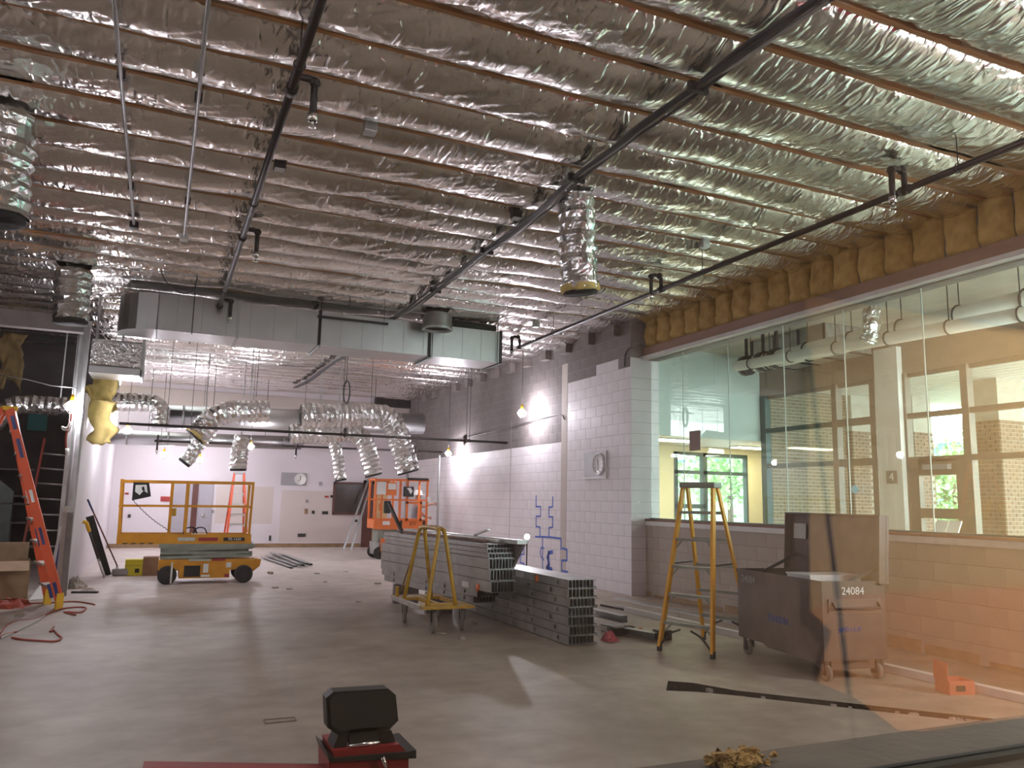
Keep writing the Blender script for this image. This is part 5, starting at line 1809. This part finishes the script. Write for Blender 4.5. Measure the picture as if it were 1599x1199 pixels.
MB().cyl(at(541, 598, Y=17.5), at(541, 598, Y=17.5) * 1 + V(0, 0, 4.9 - at(541, 598, Y=17.5).z), .008, 5).build('hanger_wire', 'cable', t)
# thin hanging rods and wires
for k, (px, y0, y1, Y, lb) in enumerate(((400, 400, 620, 15.5, 'thin hanger wire hanging beside the main duct at mid left'), (728, 580, 692, 17.9, 'thin rod holding the rear sprinkler pipe near the block wall'), (546, 360, 480, 12.9, 'thin wire hanging to the main duct middle'),
                                         (600, 380, 500, 12.9, 'thin wire hanging to the main duct right of its middle'), (579, 580, 640, 17.0, 'thin rod hanging under the rear ceiling'), (296, 540, 690, 18.4, 'thin rod hanging before the torn foil duct'))):
    a, b = at(px, y1, Y=Y), at(px, y0, Y=Y)
    single('hanger_wire', MB().cyl((a.x, Y, a.z), (a.x, Y, max(ZC + .05, b.z) if b.z > 4.5 else ZC + .05), .006, 5), 'dark_metal', lb, 'wire', (a.x, Y, a.z))
# small boxes at the ceiling
for k, (px, py, lb) in enumerate(((437, 258, 'small grey box under a joist at mid left'), (1100, 381, 'small grey box under the ceiling by the right sprinkler pipe'), (806, 335, 'small dark box under the ceiling near the hanging duct'), (837, 507, 'small grey box under the ceiling above the block wall'), (578, 200, 'small crumpled foil tab hanging under a joist'))):
    p = at(px, py, Z=4.98)
    jb = thing('ceiling_box', lb, 'box', (p.x, p.y, 4.93))
    MB().bevbox((p.x, p.y, 4.98), (.12, .1, .1), .012).build('body', 'dark_metal' if k in (0, 2) else 'galvanised', jb)
    MB().bb(p.x - .05, p.x + .05, p.y - .055, p.y + .055, 4.925, 4.932).build('cover', 'galvanised', jb)
# loose string wire on the block wall
single('loose_wire', MB().tube(spline([at(975, 572, X=XB - .02), at(977, 552, X=XB - .02), at(987, 541, X=XB - .02), at(1002, 538, X=XB - .02)], 6), .012, 6), 'dark_metal', 'short bent dark wire at the top of the block wall end', 'wire', at(975, 572, X=XB - .02))
single('light_string', MB().tube(spline([at(700, 690, X=XB - .03), at(760, 676, X=XB - .05), at(800, 666, X=XB - .06), at(868, 648, X=XB - .02), at(882, 655, X=XB - .02)], 8), .01, 5), 'cable', 'thin black light cord strung across the block wall', 'cord', at(700, 690, X=XB - .03))

# ------------------------------------------------------------------ work lights
def work_light(p, label, power=1.0, r=.075, guard=True, up=.35):
    t = thing('string_light', label, 'lamp', p - V(0, 0, .1), group=None)
    m_ = MATS['lamp_glow'].copy()
    m_.node_tree.nodes['Principled BSDF'].inputs['Emission Strength'].default_value = 900 * power * (.05 / r) ** 2
    MB().sphere(p, r, 10).build('bulb', m_, t)
    MB().lathe(p, [(.03, r * .85), (.032, r * 2.0), (.012, r * 2.4)], 10).build('socket', 'boot_yellow', t)
    if guard:
        g = MB()
        for k in range(4):
            a_ = k * PI / 2
            g.tube([p + V(.03 * math.cos(a_), .03 * math.sin(a_), r * 1.2), p + V(r * 1.5 * math.cos(a_), r * 1.5 * math.sin(a_), 0), p + V(.02 * math.cos(a_), .02 * math.sin(a_), -r * 1.7)], .004, 4)
        g.build('guard', 'dark_metal', t)
    MB().cyl(p + V(0, 0, r * 2.3), V(p.x, p.y, ZC - .01), .006, 5).build('cord', 'cable', t)
    return t


work_light(at(112, 634, Y=15.05), 'glaring work light on the metal end studs at the left', 1.4, .085)
work_light(at(199, 672, Y=19.0), 'lit work light below the foil duct above the partition', 1.0)
work_light(at(256, 710, Y=24.3), 'lit work light left of the slim slanting foil duct', 1.0)
work_light(at(312, 718, Y=25.0), 'lit work light right of the slim slanting foil duct', 1.0)
work_light(at(391, 697, Y=21.2), 'lit work light beside the short hanging foil duct', 1.45)
p7 = at(700, 708, X=7.45)
work_light(p7, 'lit work light at the rear end of the block wall', 1.5)
p8 = at(815, 645, X=7.45)
work_light(p8, 'brightest lit work light on the block wall above the blue lines', 1.9, .085)
for (x_, y_, z_, w_, lb) in ((-5.2, 9.0, 3.3, .7, 'added unseen fill lamp left of the view, farthest back'), (-5.0, 5.5, 3.3, .8, 'added unseen fill lamp left of the view, middle'),
                             (-3.8, 2.2, 3.6, .8, 'added unseen fill lamp left of the view, nearest the front wall'), (1.2, 1.7, 4.3, .45, 'added unseen fill lamp above the opening in the front wall'), (4.0, 1.7, 4.3, .35, 'added unseen fill lamp right of the opening in the front wall')):
    work_light(V(x_, y_, z_), lb, w_ * 1.96, .07)  # added unseen fill lamps that brighten the near floor and ceiling
p9 = at(823, 838, Y=12.6)
wl = thing('work_light_stand', 'low lit work light on a stand behind the steel stacks', 'lamp', (p9.x, p9.y, 0))
lg = MATS['lamp_glow'].copy()
lg.node_tree.nodes['Principled BSDF'].inputs['Emission Strength'].default_value = 170
MB().sphere(p9, .045, 10).build('bulb', lg, wl)
MB().lathe(p9, [(.03, -.04), (.032, -.1), (.012, -.12)], 10).build('socket', 'white_paint', wl)
MB().cyl((p9.x, p9.y, .02), p9 - V(0, 0, .11), .012, 8).build('pole', 'dark_metal', wl)
for k in range(3):
    a_ = k * 2.1 + .3
    MB().bar((p9.x, p9.y, .35), (p9.x + .3 * math.cos(a_), p9.y + .3 * math.sin(a_), .012), .02, .02).build('leg', 'dark_metal', wl)
# cord knot below the left lamp
p = at(112, 650, Y=15.0)
ck = thing('cord_knot', 'red and white knotted cord dangling below the left work light', 'cord', at(105, 710, Y=15.0))
MB().tube(spline(pxp([(111, 645), (110, 656), (106, 668), (103, 682), (103, 696), (105, 708)], 15.0), 6), .016, 7).build('cord', 'cord_red', ck)
MB().tube(spline(pxp([(110, 658), (104, 668), (97, 666), (99, 671), (108, 670), (112, 662), (107, 675)], 14.97), 6), .012, 6).build('tie', 'cord_white', ck)
MB().tube(pxp([(105, 700), (105, 711)], 14.98), .03, 8).build('plug', 'cord_white', ck)

# ------------------------------------------------------------------ clutter at the left
p = at(-2, 929, Z=0)
bx = thing('cardboard_box', 'open brown cardboard box at the left edge beside the orange stepladder', 'box', (-2.25, 14.6, 0), .15)
W_, D_, H_ = 1.0, .7, .56
for n_, c_, s_ in (('front_wall', (0, -D_ / 2, H_ / 2), (W_, .008, H_)), ('back_wall', (0, D_ / 2, H_ / 2), (W_, .008, H_)), ('side_wall', (-W_ / 2, 0, H_ / 2), (.008, D_, H_)), ('side_wall', (W_ / 2, 0, H_ / 2), (.008, D_, H_)), ('bottom', (0, 0, .005), (W_, D_, .008))):
    MB().box(c_, s_).build(n_, 'cardboard', bx, False)
MB().box((0, -D_ / 2 - .13, H_ - .055), (W_ * .96, .3, .008), Matrix.Rotation(.42, 3, 'X')).build('flap', 'cardboard_light', bx, False)
MB().box((0, D_ / 2 + .08, H_ + .12), (W_ * .96, .3, .008), Matrix.Rotation(-1.1 + PI, 3, 'X')).build('flap', 'cardboard_light', bx, False)
MB().box((-W_ / 2 - .06, 0, H_ + .1), (.008, D_, .28), Matrix.Rotation(-.5, 3, 'Y')).build('flap', 'cardboard_light', bx, False)
# black netting bundle behind it
crumple('tarp_heap', 8, 905, .75, 1.75, 'net_dark', 'tall heap of dark tarpaulin in the shadows at the left edge', 'tarpaulin', 8)
bpy.data.objects['tarp_heap'].location = (-3.0, 16.3, 0)
single('cardboard_scrap', MB().prism([(-1.66, 14.1, .003), (-1.45, 14.2, .003), (-1.5, 14.5, .30)], (.02, 0, .004)), 'white_paint', 'white folded scrap beside the cardboard box', 'scrap', (-1.55, 14.2, 0))
# flat dust sheet and plank by the ladder
single('dust_sheet', MB().prism([at(0, 985, Z=.004), at(70, 945, Z=.004), at(85, 950, Z=.004), at(60, 970, Z=.004), at(2, 998, Z=.004)], (0, 0, .012)), 'drywall_tan', 'tan flat strip of board on the floor before the orange stepladder', 'board', at(40, 970, Z=0))
for k, pts in enumerate(([(18, 995), (35, 998), (60, 1000), (85, 1001), (96, 996), (90, 990), (84, 984), (78, 986), (84, 978)],
                         [(0, 990), (12, 976), (30, 969), (55, 966), (90, 952), (118, 948), (134, 949), (125, 956), (100, 955), (118, 960)],
                         [(0, 943), (40, 942), (80, 941), (115, 939), (140, 942), (148, 944)],
                         [(-10, 1003), (5, 992), (26, 986)])):
    P = [at(x, y, Z=.012) for x, y in pts]
    single('extension_cord', MB().tube(spline(P, 6), .011, 6), 'cord_red', ('red extension cord curling on the floor nearest the left edge', 'red extension cord looping round the orange stepladder feet', 'red extension cord stretched across before the box', 'short red cord end at the left edge of the floor')[k], 'cord', P[0])
crumple('cord_heap', 14, 947, .25, .10, 'cord_red', 'tangled heap of red cord before the cardboard box', 'cord', 4)
# plaster rubble at the foot of the end studs
for k, (px, py, r, h, lb) in enumerate(((118, 918, .16, .16, 'larger heap of plaster rubble at the foot of the end studs'), (138, 924, .12, .06, 'smaller heap of plaster rubble at the foot of the end studs'))):
    crumple('rubble_heap', px, py, r, h, 'rubble', lb, 'rubble', 20 + k)
floor_bar('floor_strip', 112, 926, 153, 926, .08, .03, 'dark_metal', 'dark metal strip on the floor at the foot of the end studs', 'strip')
# leaning scrap timbers left of the studs
for k, (x0, y0, x1, y1, mt, lb) in enumerate(((78, 905, 98, 822, 'white_rail', 'pale batten leaning behind the orange stepladder'), (84, 905, 101, 830, 'label_blue', 'blue batten leaning behind the orange stepladder'), (92, 912, 104, 790, 'drywall_tan', 'tan plank leaning on the end studs'), (100, 915, 110, 800, 'stud_grey', 'grey plank leaning on the end studs'))):
    a, b = at(x0, y0, Y=14.9 - .1 * k), at(x1, y1, Y=15.05 - .1 * k)
    a.z = max(a.z, .0)
    single('leaning_plank', MB().bar(V(a.x, a.y, .0), b, .09, .025, (0, 1, 0)), mt, lb, 'plank', (a.x, a.y, 0))
# broom, shovel, hose leaning on the partition
a, b = at(187, 899, Z=0), at(137, 780, Y=16.8)
br_ = thing('push_broom', 'broom with grey head leaning against the white partition', 'broom', a)
hd_ = a + V(0, 0, .07)
MB().tube([hd_ + V(-.05, 0, 0), hd_.lerp(b, .1)], [.03, .022], 8).build('ferrule', 'steel_bright', br_)
MB().cyl(hd_.lerp(b, .09), b, .014, 8).build('handle', 'cap_wood', br_)
MB().cyl(hd_.lerp(b, .86), b, .018, 8).build('grip', 'label_blue', br_)
MB().bevbox(a + V(0, 0, .075), (.30, .14, .14), .04).build('head', 'clock_plate', br_)
a, b = at(163, 902, Z=0), at(135, 816, Y=17.2)
sh = thing('steel_shovel', 'yellow-gripped steel scraper leaning against the white partition', 'scraper', a)
MB().bar(a + V(0, 0, .02), a.lerp(b, .35), .16, .02, (1, 0, 0)).build('blade', 'aluminium', sh)
MB().cyl(a.lerp(b, .3), b, .022, 8).build('shaft', 'dark_metal', sh)
MB().tube(spline([a.lerp(b, .84), a.lerp(b, .95), b, b + V(-.06, 0, .02)], 4), .035, 8).build('grip', 'boot_yellow', sh)
a, b = at(168, 898, Z=0), at(140, 806, Y=17.6)
single('dark_board', MB().bar(a, b, .14, .03, (0, 1, 0)), 'net_dark', 'dark board leaning on the partition behind the tools', 'board', a)
a, b = at(160, 888, Y=18.6), at(136, 822, Y=18.0)
single('thin_pole', MB().cyl(V(a.x, a.y, 0), b, .014, 8), 'black_rubber', 'thin black pole leaning on the partition beside the scraper', 'pole', V(a.x, a.y, 0))
# yellow case and brown carton behind the yellow lift
p = at(208, 899, Z=0)
yc = thing('yellow_case', 'bright yellow storage case on the floor left of the yellow lift', 'case', (p.x, p.y + .15, 0), .0)
MB().bevbox((p.x, p.y + .15, .16), (.33, .3, .32), .012).build('body', 'yellow_plastic', yc)
MB().bb(p.x - .16, p.x + .16, p.y - .005, p.y + .0, .20, .205).build('lid_line', 'dark_metal', yc)
MB().bb(p.x + .02, p.x + .10, p.y - .006, p.y, .06, .14).build('print', 'dark_metal', yc)
p = at(236, 899, Z=0)
cb_ = thing('carton', 'brown carton standing between the yellow case and the yellow lift', 'carton', (p.x, p.y + .2, 0))
MB().bb(p.x - .17, p.x + .2, p.y + .03, p.y + .4, 0, .36).build('body', 'cardboard', cb_)
MB().bb(p.x - .17, p.x + .2, p.y + .2, p.y + .22, .361, .366).build('tape', 'stain', cb_)
# dark room bits
a = at(60, 640, Y=21.9)
single('teal_board', MB().bb(a.x - .2, a.x + .2, 21.93, 21.995, a.z - .5, a.z + .05), 'dark_teal', 'dark teal board on the far wall of the side room', 'board', (a.x, 21.96, a.z - .5))  # flat teal board against the side room's far wall
for k, (px0, px1, y0, y1, Y) in enumerate(((8, 34, 520, 600, 18.0),)):
    hang(px0, px1, y0, y1, Y, ('broad strip of insulation, coloured dim for the dark side room', 'narrow strip of yellow insulation hanging in the dark side room')[k], 11 + k, 'dim_fibreglass')
t = thing('shelf_rack', 'dark steel shelf rack deep in the side room', 'rack', (-3.4, 21.2, 0))
for x in (-4.3, -2.6):
    for y in (21.0, 21.6):
        MB().bb(x - .02, x + .02, y - .02, y + .02, 0, 2.4).build('post', 'dark_metal', t)
for z in (.3, .9, 1.5, 2.1):
    MB().bb(-4.32, -2.58, 20.98, 21.62, z, z + .03).build('shelf', 'stud_grey', t)
P = pxp([(-10, 584), (40, 592), (80, 602), (122, 606)], 14.9)
single('guy_wire', MB().tube(P, .008, 5), 'conduit', 'thin pale wire strung across the dark opening at the left', 'wire', P[0])

# scraps on the floor
for k, (px, py, r, h) in enumerate(((590, 912, .06, .03), (508, 909, .05, .02), (422, 896, .06, .05), (452, 920, .05, .015), (722, 998, .06, .03), (690, 990, .05, .02), (540, 893, .05, .015), (610, 890, .06, .02), (495, 896, .05, .02), (430, 918, .05, .02), (740, 972, .04, .015), (560, 940, .04, .012))):
    p = at(px, py, Z=0)
    b = MB().bevbox((p.x, p.y, h / 2 + .0005), (r * 2.2, r, h), min(h, r) * .3, Matrix.Rotation(k * 1.1, 3, 'Z'))
    single('floor_scrap', b, 'rubble', 'small flat scrap of plaster debris lying on the bare floor', 'debris', p).__setitem__('group', 'plaster scraps on the floor')

# ------------------------------------------------------------------ foreground: red tool with black flap, sill insulation
YT = 2.3
t = thing('red_work_stand', 'red job-site stand with a black eight-sided lamp head in the foreground', 'work light', (at(565, 1180, Y=YT).x, YT, 0))


def fp(px, py, Y=YT):
    return at(px, py, Y=Y)


head = MB().prism([fp(509, 1090), fp(521, 1080), fp(606, 1075), fp(618, 1085), fp(622, 1125), fp(608, 1139), fp(527, 1147), fp(511, 1136)], (0, .05, 0)).build('lamp_head', 'tool_black', t)
MB().prism([fp(515, 1094, YT - .004), fp(524, 1085, YT - .004), fp(603, 1080, YT - .004), fp(613, 1088, YT - .004), fp(616, 1122, YT - .004), fp(605, 1133, YT - .004), fp(529, 1141, YT - .004), fp(517, 1132, YT - .004)], (0, .006, 0)).build('back_plate', 'black_rubber', head)
MB().prism([fp(545, 1138), fp(590, 1136), fp(592, 1160), fp(546, 1163)], (0, .03, 0)).build('hinge_bracket', 'tool_black', t)
MB().prism([fp(528, 1149), fp(543, 1148), fp(541, 1166), fp(519, 1171)], (0, .08, 0)).build('bracket_arm', 'tool_black', t)
MB().prism([fp(594, 1143), fp(611, 1140), fp(618, 1158), fp(596, 1162)], (0, .08, 0)).build('bracket_arm', 'tool_black', t)
MB().cyl(fp(545, 1165, YT - .01), fp(592, 1159, YT - .01), .006, 8).build('hinge_pin', 'steel_bright', t)
MB().prism([fp(520, 1172, YT - .02), fp(624, 1162, YT - .02), fp(636, 1175, YT - .02), fp(522, 1186, YT - .02)], (0, .16, 0)).build('housing_top', 'red_tool', t)
MB().prism([fp(511, 1176, YT - .03), fp(522, 1184, YT - .03), fp(636, 1174, YT - .03), fp(650, 1171, YT - .03), fp(650, 1184, YT - .03), fp(515, 1190, YT - .03)], (0, .18, 0)).build('rim', 'tool_black', t)
MB().prism([fp(514, 1188, YT - .02), fp(638, 1182, YT - .02), fp(638, 1240, YT - .02), fp(514, 1240, YT - .02)], (0, .16, 0)).build('housing', 'red_tool', t)
MB().tube([fp(597, 1182, YT - .035), fp(603, 1200, YT - .035)], .006, 6).build('latch', 'steel_bright', t)
a, b = fp(222, 1194), fp(516, 1198)
MB().bar(a - V(0, 0, .03), b - V(0, 0, .03), .06, .06).build('beam', 'red_tool', t)
xl, xr = a.x + .02, fp(600, 1200).x
for x in (xl, xr):
    for dy in (-.28, .28):
        MB().bar((x, YT + .03 + dy * .1, a.z - .08), (x, YT + .05 + dy, 0), .04, .04).build('leg', 'red_tool', t)
MB().bar((xl, YT + .03, a.z - .09), (xr, YT + .03, a.z - .09), .05, .05).build('under_beam', 'red_tool', t)
c = at(1152, 1192, Z=OZ0)
ch = np.random.default_rng(5)
fb = MB()
for k in range(90):
    q = V(c.x + ch.normal() * .026, min(max(c.y + ch.normal() * .010, 0.985), 1.10), OZ0 + abs(ch.normal()) * .006)
    fb.sphere(q, .004 + .005 * ch.random(), 5, 1.4, .9, .7)
fb.v = [(v[0] + ch.normal() * .0018, v[1] + ch.normal() * .0018, max(OZ0 - .003, v[2] + ch.normal() * .0018)) for v in fb.v]
fb.smooth = [False] * len(fb.smooth)
single('insulation_tuft', fb, 'fibreglass', 'tuft of yellow fibreglass lying on the grey window sill', 'insulation', (c.x, c.y, OZ0 - .003))

# ------------------------------------------------------------------ near room pieces added for the warm reflection in the glass
def refl(px, py, Y):
    """where a thing at depth Y of the near room is seen mirrored in the glass (plane y = 0.959)"""
    return at(px, py, Y=2 * .959 - Y)


YP = NY + .02
wnb = bpy.data.objects['wall_near_back']


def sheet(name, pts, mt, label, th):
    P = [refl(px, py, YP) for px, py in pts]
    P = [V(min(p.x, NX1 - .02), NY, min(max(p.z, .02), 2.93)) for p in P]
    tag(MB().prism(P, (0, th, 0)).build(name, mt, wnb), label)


sheet('reflection_sheet', [(1256, 380), (1266, 955), (1300, 930), (1800, 905), (1800, 300)], 'panel_tan', 'tan sheet added behind the camera for the reflection in the glass', .02)  # added sheets, outline and colours shaped for the haze mirrored in the glass
sheet('reflection_sheet', [(1266, 955), (1297, 985), (1277, 1065), (1340, 1092), (1402, 1140), (1800, 1150), (1800, 905), (1300, 930)], 'panel_orange', 'orange sheet added behind the camera for the reflection in the glass', .022)
a, b = refl(1292, 800, NY + .35), refl(1328, 1100, NY + .35)
d = (a - b)
lo_ = b - d * (b.z / d.z) if d.z else b
hi_ = a + d * .9
hi_.y = NY + .35
single('leaning_pole', MB().cyl(V(lo_.x, NY + .35, 0), hi_, .014, 8), 'dark_cloth', 'black pole leaning behind the photographer, seen mirrored in the glass', 'pole', V(lo_.x, NY + .35, 0))
lt = thing('ceiling_light', 'unseen lamp added in the near room to light the mirrored sheets', 'light', (5.9, -1.0, 2.95))  # lamp added out of view to light the mirrored sheets
MB().bb(5.3, 6.5, -1.15, -.85, 2.92, 2.95).build('frame', 'white_paint', lt)
gm = MATS['tube_glow'].copy()
gm.node_tree.nodes['Principled BSDF'].inputs['Emission Strength'].default_value = 420.0
gm.node_tree.nodes['Principled BSDF'].inputs['Emission Color'].default_value = (1.0, .88, .72, 1)
MB().bb(5.33, 6.47, -1.12, -.88, 2.905, 2.921).build('diffuser', gm, lt)
